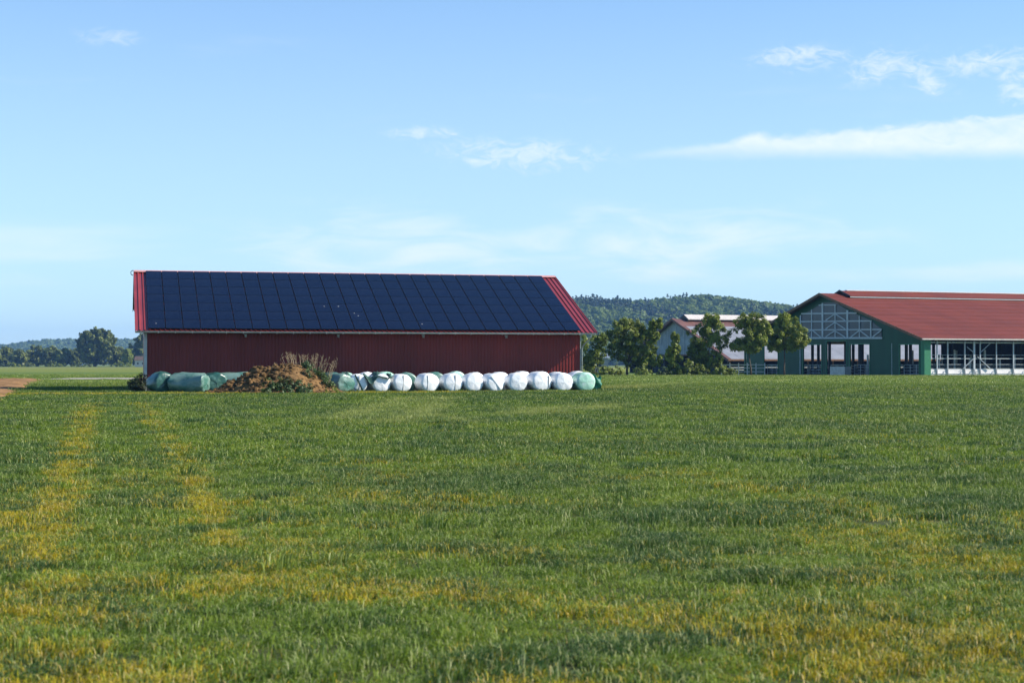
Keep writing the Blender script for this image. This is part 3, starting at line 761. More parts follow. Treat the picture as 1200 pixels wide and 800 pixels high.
for sd in (0, 1):
    for j in range(ny):
        for i in range(nx):
            t_ = i/(nx-1); h_ = j/(ny-1)
            V.append((gx(699,D)+(t_-.5)*.62*(1-.15*h_)+.03*math.sin(j*2), D + .12*math.sin(t_*9+j*.8)+(.10 if sd else -.02)+(q.random()-.5)*.04, h_*(.92+.12*math.sin(t_*7))))
ids = np.arange(2*nx*ny).reshape(2, ny, nx); Fq = []
for L_ in range(2):
    a = ids[L_]; f = np.stack([a[:-1,:-1], a[:-1,1:], a[1:,1:], a[1:,:-1]], -1).reshape(-1,4); Fq.append(f if L_ == 0 else f[:, ::-1])
e0 = np.concatenate([ids[0][0,:], ids[0][1:,-1], ids[0][-1,-2::-1], ids[0][-2:0:-1,0]]); e1 = np.concatenate([ids[1][0,:], ids[1][1:,-1], ids[1][-1,-2::-1], ids[1][-2:0:-1,0]])
Fq.append(np.stack([e0, e1, np.roll(e1,-1), np.roll(e0,-1)], -1))
tag(link('bundled_net', np_mesh('bundled_net', V, np.concatenate(Fq), M['net'], smooth=True)), 'bright green bundled net standing right of the mint green bale', 'net')

# soil mound
MX, MD = gx(322, 90.5), 90.5
prof_px = np.array([238,248,262,275,290,300,315,330,345,352,364,380,394,404,412]); prof_z = .87*np.array([0,.12,.42,.80,1.30,1.62,1.70,1.72,1.84,1.80,1.45,.85,.35,.10,0])
nx, ny = 150, 90
xs = np.linspace(gx(236,MD), gx(414,MD), nx); ys = np.linspace(MD-3.0, MD+2.6, ny); X, Y = np.meshgrid(xs, ys)
pz = np.interp(X/MD*F+CX, prof_px, prof_z)
side = np.clip((X-gx(335,MD))/.8+.5, 0, 1)
yy = (Y-MD)/(1.25+1.15*pz)
fall = np.clip(1-np.abs(yy)**1.35, 0, 1)
lump = (fbm(X*2.4, Y*2.4, 2)-.5)*(.75-.55*side) + (fbm(X*6, Y*6, 6)-.5)*(.30-.2*side)
Z = pz*fall + lump*np.minimum(1, pz*fall*2.5) - .03
ids = np.arange(nx*ny).reshape(ny, nx)
Fq = np.stack([ids[:-1,:-1], ids[:-1,1:], ids[1:,1:], ids[1:,:-1]], -1).reshape(-1,4)
mound = link('soil_mound', np_mesh('soil_mound', np.stack([X-MX, Y-MD, Z], -1).reshape(-1,3), Fq, M['soil'], smooth=True)); mound.location = (MX, MD, 0)
tag(mound, 'heap of brown soil overgrown with weeds in front of the red barn', 'soil heap')
def mound_z(x, y):
    i = int(np.clip((x-xs[0])/(xs[-1]-xs[0])*(nx-1), 0, nx-1)); j = int(np.clip((y-ys[0])/(ys[-1]-ys[0])*(ny-1), 0, ny-1)); return Z[j, i]
mb = MB(); q = np.random.default_rng(21)
ico = [(-.52,0,.85),(.52,0,.85),(-.52,0,-.85),(.52,0,-.85),(0,.85,.52),(0,.85,-.52),(0,-.85,.52),(0,-.85,-.52),(.85,.52,0),(-.85,.52,0),(.85,-.52,0),(-.85,-.52,0)]
icf = [(0,4,1),(0,9,4),(9,5,4),(4,5,8),(4,8,1),(8,10,1),(8,3,10),(5,3,8),(5,2,3),(2,7,3),(7,10,3),(7,6,10),(7,11,6),(11,0,6),(0,1,6),(6,1,10),(9,0,11),(9,11,2),(9,2,5),(7,2,11)]
for k in range(620):
    x = gx(q.uniform(242, 345) if k < 520 else q.uniform(330, 396), MD); y = MD + q.uniform(-2.7, 1.6)
    z = mound_z(x, y)
    if z < .03 and q.random() < .6: continue
    s = q.uniform(.04, .15) if k < 520 else q.uniform(.025, .07); sx, sy, sz = s*q.uniform(.8,1.7), s*q.uniform(.8,1.4), s*q.uniform(.6,1.1)
    a = q.random()*6.28; c_, s_ = math.cos(a), math.sin(a)
    vs = [((vx*c_-vy*s_)*sx*q.uniform(.8,1.2)+x-MX, (vx*s_+vy*c_)*sy*q.uniform(.8,1.2)+y-MD, vz*sz*q.uniform(.8,1.2)+z+sz*.25) for vx, vy, vz in ico]
    mb.add(vs, icf)
mb.build('clod', M['clod'], mound)['kind'] = 'stuff'

# ------------------------------------------------------------------ leaf masses, trees, bushes
def leaf_cloud(centres, per, spread, size, seed, outw=None):
    """many small leaf faces round the cluster centres: returns verts, faces, rnd"""
    q = np.random.default_rng(seed); c = np.repeat(np.asarray(centres, float), per, 0); n = len(c)
    d = q.normal(size=(n,3)); d /= np.linalg.norm(d, axis=1)[:,None]
    p = c + d*(q.random((n,1))**.5)*np.asarray(spread)
    a = q.normal(size=(n,3)); a /= np.linalg.norm(a, axis=1)[:,None]
    up = np.array([0,0,1.0]); nrm = (d*.5 if outw is None else np.repeat(outw, per, 0)*.8 + d*.35) + a*.55 + up*.3; nrm /= np.linalg.norm(nrm, axis=1)[:,None]
    t = np.cross(nrm, q.normal(size=(n,3))); t /= np.linalg.norm(t, axis=1)[:,None]; b = np.cross(nrm, t)
    s = size*(.55+.8*q.random((n,1))); t = t*s; b = b*s*.62
    V = np.stack([p-t, p-b*.9+t*.1, p+t, p+b*.9+t*.1], 1).reshape(-1,3)
    Fq = np.arange(4*n).reshape(n,4)
    return V, Fq, np.repeat(np.clip(q.random(n)*.8+np.repeat(q.random(len(centres)), per)*.35-.08, 0, 1), 4)
def lobe_centres(lobes, seed, k):
    q = np.random.default_rng(seed); out = []; ow = []
    for (x, y, z, rx, ry, rz) in lobes:
        n = max(3, int(k*(rx*ry*rz)**(2/3)))
        d = q.normal(size=(n,3)); d /= np.linalg.norm(d, axis=1)[:,None]
        out.append(np.array([x,y,z]) + d*np.array([rx,ry,rz])*(.35+.65*q.random((n,1))**.45)); ow.append(d)
    return np.concatenate(out), np.concatenate(ow)
def tree(name, px, D, lobes, mk, label, group, trunk_h, r0, seed, k=9, per=32, spread=.42, size=.145, lean=0.0, stems=1, cat='tree', limbs=True, fat=1.13):
    x0 = gx(px, D); o = empty(name, (x0, D, 0)); tag(o, label, cat, group)
    q = random.Random(seed); mb = MB()
    top = Vector((lean, 0, trunk_h))
    for s_ in range(stems):
        ox, oy = (0,0) if stems == 1 else (q.uniform(-.5,.5), q.uniform(-.4,.4))
        tp = top + Vector((ox*1.6, oy*1.6, q.uniform(-.2,.3)*trunk_h))
        mb.tube([(ox,oy,-.1),(ox*1.1+lean*.2+q.uniform(-.06,.06),oy,trunk_h*.35),(ox*1.3+lean*.6+q.uniform(-.06,.06),oy*1.2,trunk_h*.7),tuple(tp)], [r0*1.25,r0,r0*.82,r0*.65], 8)
        if limbs:
            for L_ in lobes:
                if stems > 1 and q.random() < .5: continue
                e = Vector(L_[:3]) + Vector((q.uniform(-.3,.3)*L_[3], q.uniform(-.3,.3)*L_[4], L_[5]*.35)); m_ = tp.lerp(e, .5) + Vector((q.uniform(-.15,.15)*L_[3], q.uniform(-.15,.15)*L_[3], L_[5]*.15))
                mb.tube([tuple(tp - Vector((0,0,trunk_h*.12))), tuple(m_), tuple(e)], [r0*.55,r0*.32,r0*.10], 6)
                for _ in range(3):
                    f = m_.lerp(e, q.random()); g = f + Vector((q.uniform(-.6,.6)*L_[3], q.uniform(-.6,.6)*L_[4], q.uniform(.1,.6)*L_[5]))
                    mb.tube([tuple(f), tuple(g)], [r0*.18, r0*.05], 5)
    mb.build('trunk', M['bark'], o, True)
    lobes = [(x, y, z, a*fat, b*fat, c*fat) for x, y, z, a, b, c in lobes]
    qn = np.random.default_rng(seed+9); sub = []
    for x, y, z, a, b, c in lobes:
        m = 13
        for i in range(m):
            d = qn.normal(size=3); d /= np.linalg.norm(d); f = qn.uniform(.24, .52)
            sub.append((x+d[0]*a*.72, y+d[1]*b*.72, z+d[2]*c*.72, a*f*qn.uniform(.8,1.3), b*f, c*f*qn.uniform(.7,1.2)))
        for i in range(7):                             # loose sprays that break the outline
            d = qn.normal(size=3); d /= np.linalg.norm(d); f = qn.uniform(.10, .20)
            sub.append((x+d[0]*a*1.05, y+d[1]*b*1.05, z+abs(d[2])*c*1.08, a*f, b*f, c*f*1.5))
    cc, oo = lobe_centres(sub, seed, k*.78); V, Fq, rn = leaf_cloud(cc, int(per*1.25), spread*.85, size, seed+1, oo)
    link('crown', np_mesh('crown', V, Fq, M[mk], {'rnd': rn}), o)
    return o
TG = 'trees along the yard in front of the cattle sheds'
# sizes in metres at about 215 m, where 1 m is close to 9 photo pixels
tree('broadleaf_tree', 696, 212, [(-.3,0,3.9,1.3,1.2,1.4),(.5,.2,2.5,1.0,1.0,.9),(-.7,0,1.6,.8,.8,.8),(.8,0,4.6,.7,.7,.7)], 'leaf_near', 'loose many stemmed tree half hidden behind the right end of the red barn', TG, 1.6, .09, 300, per=20, stems=3)
tree('broadleaf_tree', 735, 214, [(-.2,0,5.6,1.9,1.7,1.7),(.9,0,4.4,1.7,1.5,1.6),(-1.2,0,4.0,1.5,1.4,1.5),(.2,.2,2.6,2.0,1.6,1.4),(1.5,0,2.4,1.2,1.1,1.3),(-.3,0,6.7,.9,.8,.7),(1.6,0,6.0,.7,.7,.8)], 'leaf_dark', 'dense dark round crowned tree, the bulkiest of the yard trees', TG, 1.7, .15, 310, k=10, per=30)
tree('young_tree', 764, 213, [(.1,0,6.5,.45,.45,.7),(-.5,0,5.6,.4,.4,.6),(.4,0,5.0,.5,.5,.6),(-.2,0,3.4,.7,.6,.9),(.5,0,2.2,.7,.6,.9),(-.5,0,1.4,.8,.6,.8),(1.0,0,6.9,.3,.3,.5)], 'leaf_yellow', 'sparse yellow green young tree with wispy top shoots', TG, 3.2, .07, 320, k=11, per=16, spread=.3)
tree('young_tree', 790, 213, [(.15,0,4.6,.4,.4,.9),(0,0,3.2,.65,.6,1.0),(.3,0,1.9,.7,.6,.9),(-.6,0,2.6,.5,.5,.7),(.0,0,.9,.8,.6,.6)], 'leaf_yellow', 'slim upright sapling in front of the pale cowshed gable', TG, 2.4, .06, 330, k=12, per=20, spread=.3)
tree('broadleaf_tree', 830, 214, [(.2,0,6.0,1.5,1.4,1.6),(-1.0,0,4.8,1.6,1.4,1.5),(1.4,0,4.6,1.5,1.3,1.5),(.1,0,3.5,2.0,1.6,1.5),(-1.3,0,3.0,1.1,1.0,1.0),(.7,0,7.3,.7,.7,.7),(-.2,0,2.0,1.2,1.0,1.0)], 'leaf_near', 'broad bushy tree covering the middle of the pale cowshed', TG, 1.9, .13, 340, k=9, per=27)
tree('broadleaf_tree', 880, 213, [(-1.0,0,7.0,1.1,1.0,.9),(.5,0,6.9,1.4,1.2,1.0),(-.3,0,5.6,1.6,1.4,1.2),(1.1,0,5.3,1.3,1.1,1.1),(-1.9,0,4.0,.9,.8,.6),(-.2,0,4.1,.9,.8,.8),(.5,0,3.6,.6,.6,.6),(1.6,0,6.3,.8,.8,.7)], 'leaf_near', 'lopsided tree with a clear slender trunk, left of the green gable barn', TG, 2.9, .12, 350, k=8, per=22, lean=-.3)
tree('broadleaf_tree', 919, 215, [(.3,0,6.6,1.3,1.2,1.1),(-1.2,0,5.6,1.4,1.2,1.2),(1.3,0,5.6,1.4,1.2,1.1),(.1,0,4.9,1.9,1.5,1.2),(1.5,0,4.0,1.2,1.0,.8),(-1.3,0,4.2,1.1,1.0,.9),(2.4,0,4.6,.7,.6,.6),(.0,0,7.5,.6,.6,.6)], 'leaf_yellow', 'round crowned tree with a clear trunk standing before the green barn gable', TG, 3.0, .12, 360, k=9, per=26)
BGp = 'bushes at the foot of the yard trees'
def bush(px, D, lobes, mk, label, seed, group=None, k=14, per=22, spread=.3, size=.14, cat='bush', z0=0.0, name='bush', twigs=7):
    o = empty(name, (gx(px, D), D, z0)); tag(o, label, cat, group); q = random.Random(seed); mb = MB()
    for _ in range(twigs):
        L_ = q.choice(lobes); b0 = (L_[0]+q.uniform(-.25,.25)*L_[3], L_[1], -.05)
        mb.tube([b0, (L_[0]+q.uniform(-.5,.5)*L_[3], L_[1]+q.uniform(-.4,.4)*L_[4], L_[2]+.5*L_[5])], [.03,.01], 5)
    mb.build('stem', M['bark'], o)
    cc, oo = lobe_centres(lobes, seed, k); V, Fq, rn = leaf_cloud(cc, per, spread, size, seed+1, oo)
    V[:,2] = np.maximum(V[:,2], .0)
    link('foliage', np_mesh('foliage', V, Fq, M[mk], {'rnd': rn}), o); return o
for i, (px, w, h, mk, lb) in enumerate([(706,1.4,1.1,'leaf_near','low bush between the red barn end and the dense dark tree'), (722,1.2,.9,'leaf_dark','small dark bush at the left foot of the dense dark tree'), (752,1.0,1.1,'leaf_near','bush between the dense dark tree and the sparse young tree'),
        (808,1.3,1.5,'leaf_dark','bush between the slim sapling and the broad bushy tree'), (823,.9,1.1,'leaf_near','bush at the foot of the broad bushy tree'), (843,1.2,1.5,'leaf_yellow','yellow green bush right of the broad bushy tree'), (778,.9,.8,'leaf_bush','low weeds below the opening in the pale cowshed gable'), (857,.7,.9,'leaf_near','bush beside the white yard fence')]):
    bush(px, 210.5+i*.2, [(-w*.6,0,h*.5,w*.7,.6,h*.65),(w*.6,.1,h*.45,w*.7,.6,h*.6),(0,.2,h*.85,w*.55,.5,h*.7),(-w*.1,0,h*.4,w,.6,h*.5)], mk, lb, 400+i*3, BGp, k=18, per=26)
# weeds and dry stems on the mound, bush at the corner of the barn
def on_mound(px, dy): x = gx(px, MD); return mound_z(x, MD+dy)
def mound_lobes(p0, p1, n, d0, d1, r, seed, cx, cd):
    q_ = random.Random(seed); out = []
    for k in range(n):
        px = p0 + (p1-p0)*(k+.5)/n + q_.uniform(-1.5,1.5); dy = q_.uniform(d0, d1); x = gx(px, MD)
        out.append((x-gx(cx, cd), MD+dy-cd, mound_z(x, MD+dy)+r*.35, r*q_.uniform(.8,1.3), r, r*q_.uniform(.7,1.2)))
    return out
bush(345, 88.4, mound_lobes(317, 372, 34, -3.2, -2.0, .28, 1, 345, 88.4), 'leaf_bush', 'dark green nettles growing over the front of the soil heap', 430, None, k=60, per=20, spread=.15, size=.062, cat='weeds', name='weed_patch', twigs=14)
bush(371, 90.6, mound_lobes(352, 388, 22, -.9, .8, .32, 2, 371, 90.6), 'leaf_bush', 'green weeds on the upper right shoulder of the soil heap', 440, None, k=60, per=20, spread=.15, size=.06, cat='weeds', name='weed_patch', twigs=10)
bush(392, 88.8, [(-.2,0,.18,.35,.3,.2),(.2,0,.12,.35,.3,.15)], 'leaf_yellow', 'yellow green weeds at the right foot of the soil heap', 446, None, k=60, per=14, spread=.13, size=.055, cat='weeds', name='weed_patch', twigs=6)
bush(312, 89.4, [(-.15,0,1.02,.18,.2,.12),(.12,0,.96,.16,.2,.10)], 'leaf_near', 'small green tuft on the rough left face of the soil heap', 448, None, k=70, per=12, spread=.10, size=.05, cat='weeds', name='weed_patch', twigs=5)
bush(163, 94.2, [(-.22,0,.42,.42,.4,.46),(.14,0,.66,.36,.35,.50),(-.05,-.1,.28,.55,.4,.32)], 'leaf_shrub', 'dark bush at the left corner of the red barn', 450, None, k=75, per=34, spread=.18, size=.075)
q = random.Random(5); o = empty('dry_stalks', (gx(362, 91.3), 91.3, 0)); tag(o, 'tall dry beige stalks sticking up behind the soil heap', 'dry plants')
mb = MB()
for k in range(60):
    a = q.random(); px = 334 + 52*a; b = on_mound(px, .8)-.1
    x = gx(px-362, 91.3) + gx(CX, 91.3); x = (px-362)/F*91.3; y = q.uniform(-.4,.5); zt = np.interp(px, [330,340,352,366,380,388], [2.10,2.40,2.28,2.28,2.10,1.75]) - abs(q.gauss(0,.28))
    ln = (a-.42)*1.0 + q.uniform(-.22,.22)
    zt = max(zt, b+.3)
    mb.tube([(x,y,b),(x+ln*.35,y,b+(zt-b)*.6),(x+ln*.75,y+q.uniform(-.1,.1),zt)], [.012,.009,.005], 4)
    for _ in range(3):
        f = q.uniform(.7,1.0); xx = x+ln*.75*f; zz = b+(zt-b)*f
        mb.tube([(xx,y,zz),(xx+q.uniform(-.12,.12),y+q.uniform(-.08,.08),zz+q.uniform(.05,.16))], [.012,.005], 4)
mb.build('stalk', M['straw'], o)['kind'] = 'stuff'
mb = MB(); zc = on_mound(322, .2)
for k in range(46):
    a = q.random()*6.28; mb.tube([(0,0,0),(math.cos(a)*q.uniform(.05,.26),q.uniform(-.12,.12),abs(math.sin(a))*q.uniform(.1,.36))], [.012,.006], 4)
o = mb.build('dead_grass_tuft', M['straw']); o.location = (gx(322,MD), MD+.2, zc-.02); tag(o, 'pale dead grass tuft on the crest of the soil heap', 'dry plants')

# ------------------------------------------------------------------ green cattle barn, gable towards the left
gb = empty('cattle_barn', G_O, G_A); tag(gb, 'open green cattle barn with rust red roof at the right edge', 'barn')
cg, sg = math.cos(G_A), math.sin(G_A)
def gab(px, py, off=0.0):                            # photo pixel -> (y, z) on the gable plane x = off
    u = (px-CX)/F; ox, oy = G_O.x + off*cg, G_O.y + off*sg     # (ox - t sg) = u (oy + t cg)
    t_ = (ox-u*oy)/(u*cg+sg); D = oy + t_*cg; return t_, zat(py, D)
def sid(px, py, off=0.0):                            # photo pixel -> (x, z) on the long side plane y = off
    u = (px-CX)/F; ox, oy = G_O.x - off*sg, G_O.y + off*cg
    t_ = (u*oy-ox)/(cg-u*sg); D = oy + t_*sg; return t_, zat(py, D)
GY0, GZE, GZR = -1.0, 4.80, 11.45; GYR = G_W/2; GS = (GZR-GZE)/(GYR-GY0)
def groof(y): return GZE + (y-GY0)*GS if y <= GYR else GZR - (y-GYR)*GS
GX0 = -1.0
# gable wall in strips between openings (y0, y1, bottom)
zx = lambda v: 920 + v/6.667
zy = lambda v: 330 + v/6.667
cuts = []                                            # (y_lo, y_hi, sill z, head z)
def opening(pl, pr, ptop):
    yl, zt = gab(pl, ptop); yr, zt2 = gab(pr, ptop); return (min(yl,yr), max(yl,yr), 0.0, (zt+zt2)/2)
ops = [opening(zx(895), 1077, zy(492)), opening(zx(508), zx(660), zy(490)), opening(zx(325), zx(478), zy(466)), opening(zx(142), zx(284), zy(494)), opening(895, 911.5, 405), opening(857, 875, 405)]
ops = [list(o_) for o_ in ops]; ops[-1][1] = min(ops[-1][1], G_W-.4)
ys_ = [0.0]
mb = MB(); prev = 0.0; th = .16
def gstrip(mb, ya, yb2, za, zb_fn):
    if yb2-ya < .02: return
    pts = [(0,ya,za),(0,yb2,za),(0,yb2,zb_fn(yb2)-.12)]
    if ya < GYR < yb2: pts.append((0,GYR,zb_fn(GYR)-.12))
    pts.append((0,ya,zb_fn(ya)-.12)); mb.prism(pts, (th,0,0))
for (ya, yb2, z0, z1) in ops:
    gstrip(mb, prev, ya, 0.0, groof); gstrip(mb, ya, yb2, z1, groof); prev = yb2
gstrip(mb, prev, G_W, 0.0, groof)
mb.build('gable_wall', M['green_wall'], gb)
# board joints on the gable and frames of the openings
for (ya, yb2, z0, z1) in ops:
    mb = MB(); w = .12
    mb.box((-.05,ya-w,0),(-.003,ya,z1+w)); mb.box((-.05,yb2,0),(-.003,yb2+w,z1+w)); mb.box((-.05,ya,z1),(-.003,yb2,z1+w))
    mb.build('door_frame', M['green_post'], gb)
    mb = MB()                                         # tubular gate set back in the opening
    for z in (.35,.75,1.15,1.5): mb.tube([(.6,ya+.1,z),(.6,yb2-.1,z)], .035, 6)
    for y in np.linspace(ya+.1, yb2-.1, 4): mb.tube([(.6,y,0),(.6,y,1.5)], .04, 6)
    mb.build('gate', M['grey_rail'], gb)
for pt in (zx(212), zx(470), zx(345), zx(580), zx(945)):  # posts standing inside
    y, _ = gab(pt, 420, 1.6); mb = MB(); mb.box((1.5,y-.16,0),(1.8,y+.16,groof(y)-.5)); mb.build('inner_post', M['dark'], gb)
y1, _ = gab(zx(835), 420); mb = MB(); mb.box((-.03,y1-.05,0),(-.003,y1+.05,gab(zx(835),zy(480))[1])); mb.build('door_rail', M['grey_rail'], gb)
y1, _ = gab(zx(120), 420); mb = MB(); mb.box((-.09,y1-.10,0),(-.05,y1+.06,gab(zx(120),zy(490))[1])); mb.build('drain_pipe', M['grey_rail'], gb)
# netted gable window with pale frame
outl = [(122,438),(122,265),(208,220),(293,165),(392,160),(488,222),(582,264),(672,302),(755,372),(755,438)]
pl = [gab(zx(a), zy(b), -.06) for a, b in outl]
mb = MB(); mb.prism([(-.06,y,z) for y, z in pl], (.05,0,0))
gw_ = mb.build('gable_window', M['glass'], gb)
def member(a, b, w, nm='frame_bar'):
    p, q2 = gab(zx(a[0]), zy(a[1]), -.12), gab(zx(b[0]), zy(b[1]), -.12); k = member.k = (member.k + 1) % 7
    mb = MB(); xo = -.10 - .006*k
    mb.bar((xo,)+p, (xo,)+q2, w*.82, .07, up=(1,0,0))
    mb.build(nm, M['white_metal'], gw_)
member.k = 0
for a, b, w in [((110,440),(758,440),.30),((120,377),(756,373),.20),((120,312),(678,306),.20),((128,250),(560,245),.22),((265,183),(400,182),.16),
                ((122,438),(122,262),.36),((208,438),(208,217),.26),((293,438),(293,166),.52),((392,438),(392,178),.28),((488,438),(488,222),.52),((582,438),(582,264),.26),((672,438),(672,304),.32),
                ((135,432),(205,380),.14),((212,378),(278,432),.2),((318,302),(390,252),.18),((394,252),(472,302),.18),((318,368),(390,318),.18),((394,318),(472,368),.18),((318,432),(390,384),.18),((394,384),(472,432),.18),((512,434),(580,380),.2),((584,380),(655,434),.2),((680,434),(750,382),.2)]:
    member(a, b, w)
# roof: lapped courses of red sheet with pale eave and verge trim, raised ridge vent
NCO = 12
for sgn in (0, 1):
    for i in range(NCO):
        ya, yb2 = GY0 + (GYR-GY0)*i/NCO, GY0 + (GYR-GY0)*(i+1)/NCO + .12
        yb2 = min(yb2, GYR); za, zb = groof(ya)+.05, groof(yb2)+.012
        if sgn: ya, yb2 = 2*GYR-ya, 2*GYR-yb2
        mb = MB(); n = 36
        for k in range(n):
            xa = GX0 + (G_L-GX0+1)*k/n; xb = GX0 + (G_L-GX0+1)*(k+1)/n
            dz = .012*((k*7+i*3) % 5)/5
            mb.prism([(xa,ya,za+dz),(xa,yb2,zb+dz),(xa,yb2,zb-.05+dz),(xa,ya,za-.05+dz)], (xb-xa+.02,0,0))
        mb.build('roof_course', M['roof_tile'], gb)
mb = MB()
for s_ in (0, 1):
    ya, yb2 = (GY0+.1, GYR) if not s_ else (2*GYR-GY0-.1, GYR)
    mb.prism([(GX0+.1,ya,groof(ya)-.02),(GX0+.1,yb2,GZR-.02),(GX0+.1,yb2,GZR-.14),(GX0+.1,ya,groof(ya)-.14)], (G_L-GX0,0,0))
mb.build('roof_lining', M['timber'], gb)
for s_ in (0, 1):
    ya, yb2 = (GY0, GYR) if not s_ else (2*GYR-GY0, GYR); mb = MB()
    mb.prism([(GX0-.05,ya,groof(ya)+.07),(GX0-.05,yb2,GZR+.07),(GX0-.05,yb2,GZR-.28),(GX0-.05,ya,groof(ya)-.28)], (.04,0,0))
    mb.build('verge_board', M['timber'], gb)
mb = MB(); mb.box((GX0-.05,GY0-.14,GZE-.15),(G_L+1,GY0-.012,GZE+.03)); mb.build('gutter', M['roof_edge'], gb)
hx0 = 2.3
for s_ in (-1, 1):
    mb = MB(); yo = GYR + s_*2.7
    mb.prism([(hx0,yo,groof(yo)+.34),(hx0,GYR+s_*.12,GZR+.42),(hx0,GYR+s_*.12,GZR+.34),(hx0,yo,groof(yo)+.26)], (G_L-hx0-1,0,0)); mb.build('vent_hood', M['roof_tile'], gb)
    mb = MB(); mb.box((hx0,yo-.02,groof(yo)+.12),(G_L-1,yo+.02,groof(yo)+.25)); mb.build('vent_edge', M['grey_rail'], gb)
mb = MB(); mb.box((hx0+1,GYR-.3,GZR+.43),(G_L-1,GYR+.3,GZR+.54)); mb.build('ridge_light', M['plinth'], gb)
mb = MB()
for s_ in (-1,1):
    yo = GYR + s_*2.7; mb.prism([(hx0-.05,yo,groof(yo)+.40),(hx0-.05,GYR,GZR+.56),(hx0-.05,GYR,GZR+.30),(hx0-.05,yo,groof(yo)+.14)], (.045,0,0))
mb.build('vent_end', M['dark'], gb)
# corner column and long side: posts, rails, braces, white plinth
mb = MB(); xa, _ = sid(1082.5, 420, -.3); xb, _ = sid(1090, 420, -.3); mb.box((xa,-.45,0),(xb,.35,4.55)); mb.build('corner_column', M['green_post'], gb)
SX0 = xb
mb = MB(); mb.box((SX0,-.02,0),(G_L,.18,.92)); mb.box((SX0,-.08,.40),(G_L,-.022,.46)); mb.build('plinth_wall', M['plinth'], gb)
pxs = [(1097.5,.16),(1110,.16),(1130,.18),(1141,.36),(1148,.16),(1167,.16),(1187,.20),(1203,.16),(1222,.18),(1241,.16),(1260,.34),(1279,.16),(1300,.18),(1330,.16),(1360,.2)]
for k, (p_, w) in enumerate(pxs):
    w *= .75
    x, _ = sid(p_, 420); mb = MB(); mb.box((x-w/2,-.16,0),(x+w/2,-.025,4.5)); mb.build('side_post', M['white_metal'] if w < .3 else M['steel'], gb)
    mb = MB(); mb.bar((x-.1,-.2,.98),(x-.62,-1.1,.0),.10,.10); mb.build('post_foot', M['steel'], gb)
for z, w in ((1.0,.09),(1.55,.05),(2.3,.09),(2.75,.04),(4.35,.14)):
    mb = MB(); mb.box((SX0,.03,z-w/2),(G_L,.09,z+w/2)); mb.build('side_rail', M['grey_rail'], gb)
z6 = lambda a, b: sid(1060+a/6.667, 330+b/6.667)
for a, b, w in (((545,585),(448,678),.12),((560,585),(662,680),.12),((535,555),(480,510),.07),((590,548),(665,478),.08)):
    p, q2 = z6(*a), z6(*b); mb = MB(); mb.bar((p[0],-.22,p[1]),(q2[0],-.22,q2[1]),.07,w,up=(0,1,0)); mb.build('brace', M['white_metal'], gb)
# inside: floor, far wall with curtain, posts, feed rails, boards
mb = MB(); mb.box((.2,.2,0),(G_L,G_W-.2,.06)); mb.build('barn_floor', M['concrete'], gb)
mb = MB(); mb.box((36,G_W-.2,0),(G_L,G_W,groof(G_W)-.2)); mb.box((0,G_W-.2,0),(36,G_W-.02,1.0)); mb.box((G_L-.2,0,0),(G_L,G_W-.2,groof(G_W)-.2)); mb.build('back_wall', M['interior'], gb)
ipm = MB(); ipm.box((-.16,-.16,0),(.16,.16,1)); ipme = ipm.mesh('roof_post', M['dark'])
ipl = MB(); ipl.box((-.10,-.10,0),(.10,.10,1)); iplm = ipl.mesh('stall_post', M['grey_rail'])
for y in (11.5, 23.0, 34.5):
    for x in np.arange(6, G_L-2, 6.0):
        o = link('roof_post', ipme, gb); o.location = (x, y, .06); o.scale = (1,1,groof(y)-.3)
for y in (4.5, 15.0, 30.0, 41.0):
    mb = MB()
    for z in (.5,.9,1.3): mb.tube([(1.5,y,z),(G_L-1,y,z)], .035, 6)
    mb.build('feed_rail', M['grey_rail'], gb)
    for x in np.arange(1.6 + (y % 3), G_L-1, 2.4 if y < 20 else 4.8):
        o = link('stall_post', iplm, gb); o.location = (x, y, .06); o.scale = (1,1,1.5 if y > 20 else 2.2 + (int(x*3) % 3)*.6)
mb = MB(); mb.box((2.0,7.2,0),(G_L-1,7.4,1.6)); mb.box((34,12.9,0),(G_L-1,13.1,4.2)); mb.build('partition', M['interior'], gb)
p, q2 = gab(zx(370), zy(668), -1.5), gab(zx(487), zy(716), -1.5)
o = empty('water_trough', (0,0,0)); ya, yb2 = sorted((p[0], q2[0])); w_ = yb2-ya
o.location = G_O + Vector((-1.4*cg-ya*sg, -1.4*sg+ya*cg, 0)); o.rotation_euler = (0,0,G_A); tag(o, 'grey blue box trough standing at the middle opening of the green barn', 'trough')
mb = MB(); 
for a, b in (((-.5,0,.1),(-.44,w_,1.25)),((.44,0,.1),(.5,w_,1.25)),((-.44,0,.1),(.44,.06,1.25)),((-.44,w_-.06,.1),(.44,w_,1.25)),((-.44,.06,.1),(.44,w_-.06,.18))): mb.box(a, b)
mb.build('tank', M['steel'], o); mb = MB()
for y in (.3, w_/2, w_-.3): mb.box((-.42,y-.05,0),(.42,y+.05,.098))
mb.build('skid', M['dark'], o); mb = MB()
for z in (.4,.7,1.0): mb.box((-.53,.02,z-.02),(-.502,w_-.02,z+.02))
mb.build('rib', M['steel'], o)

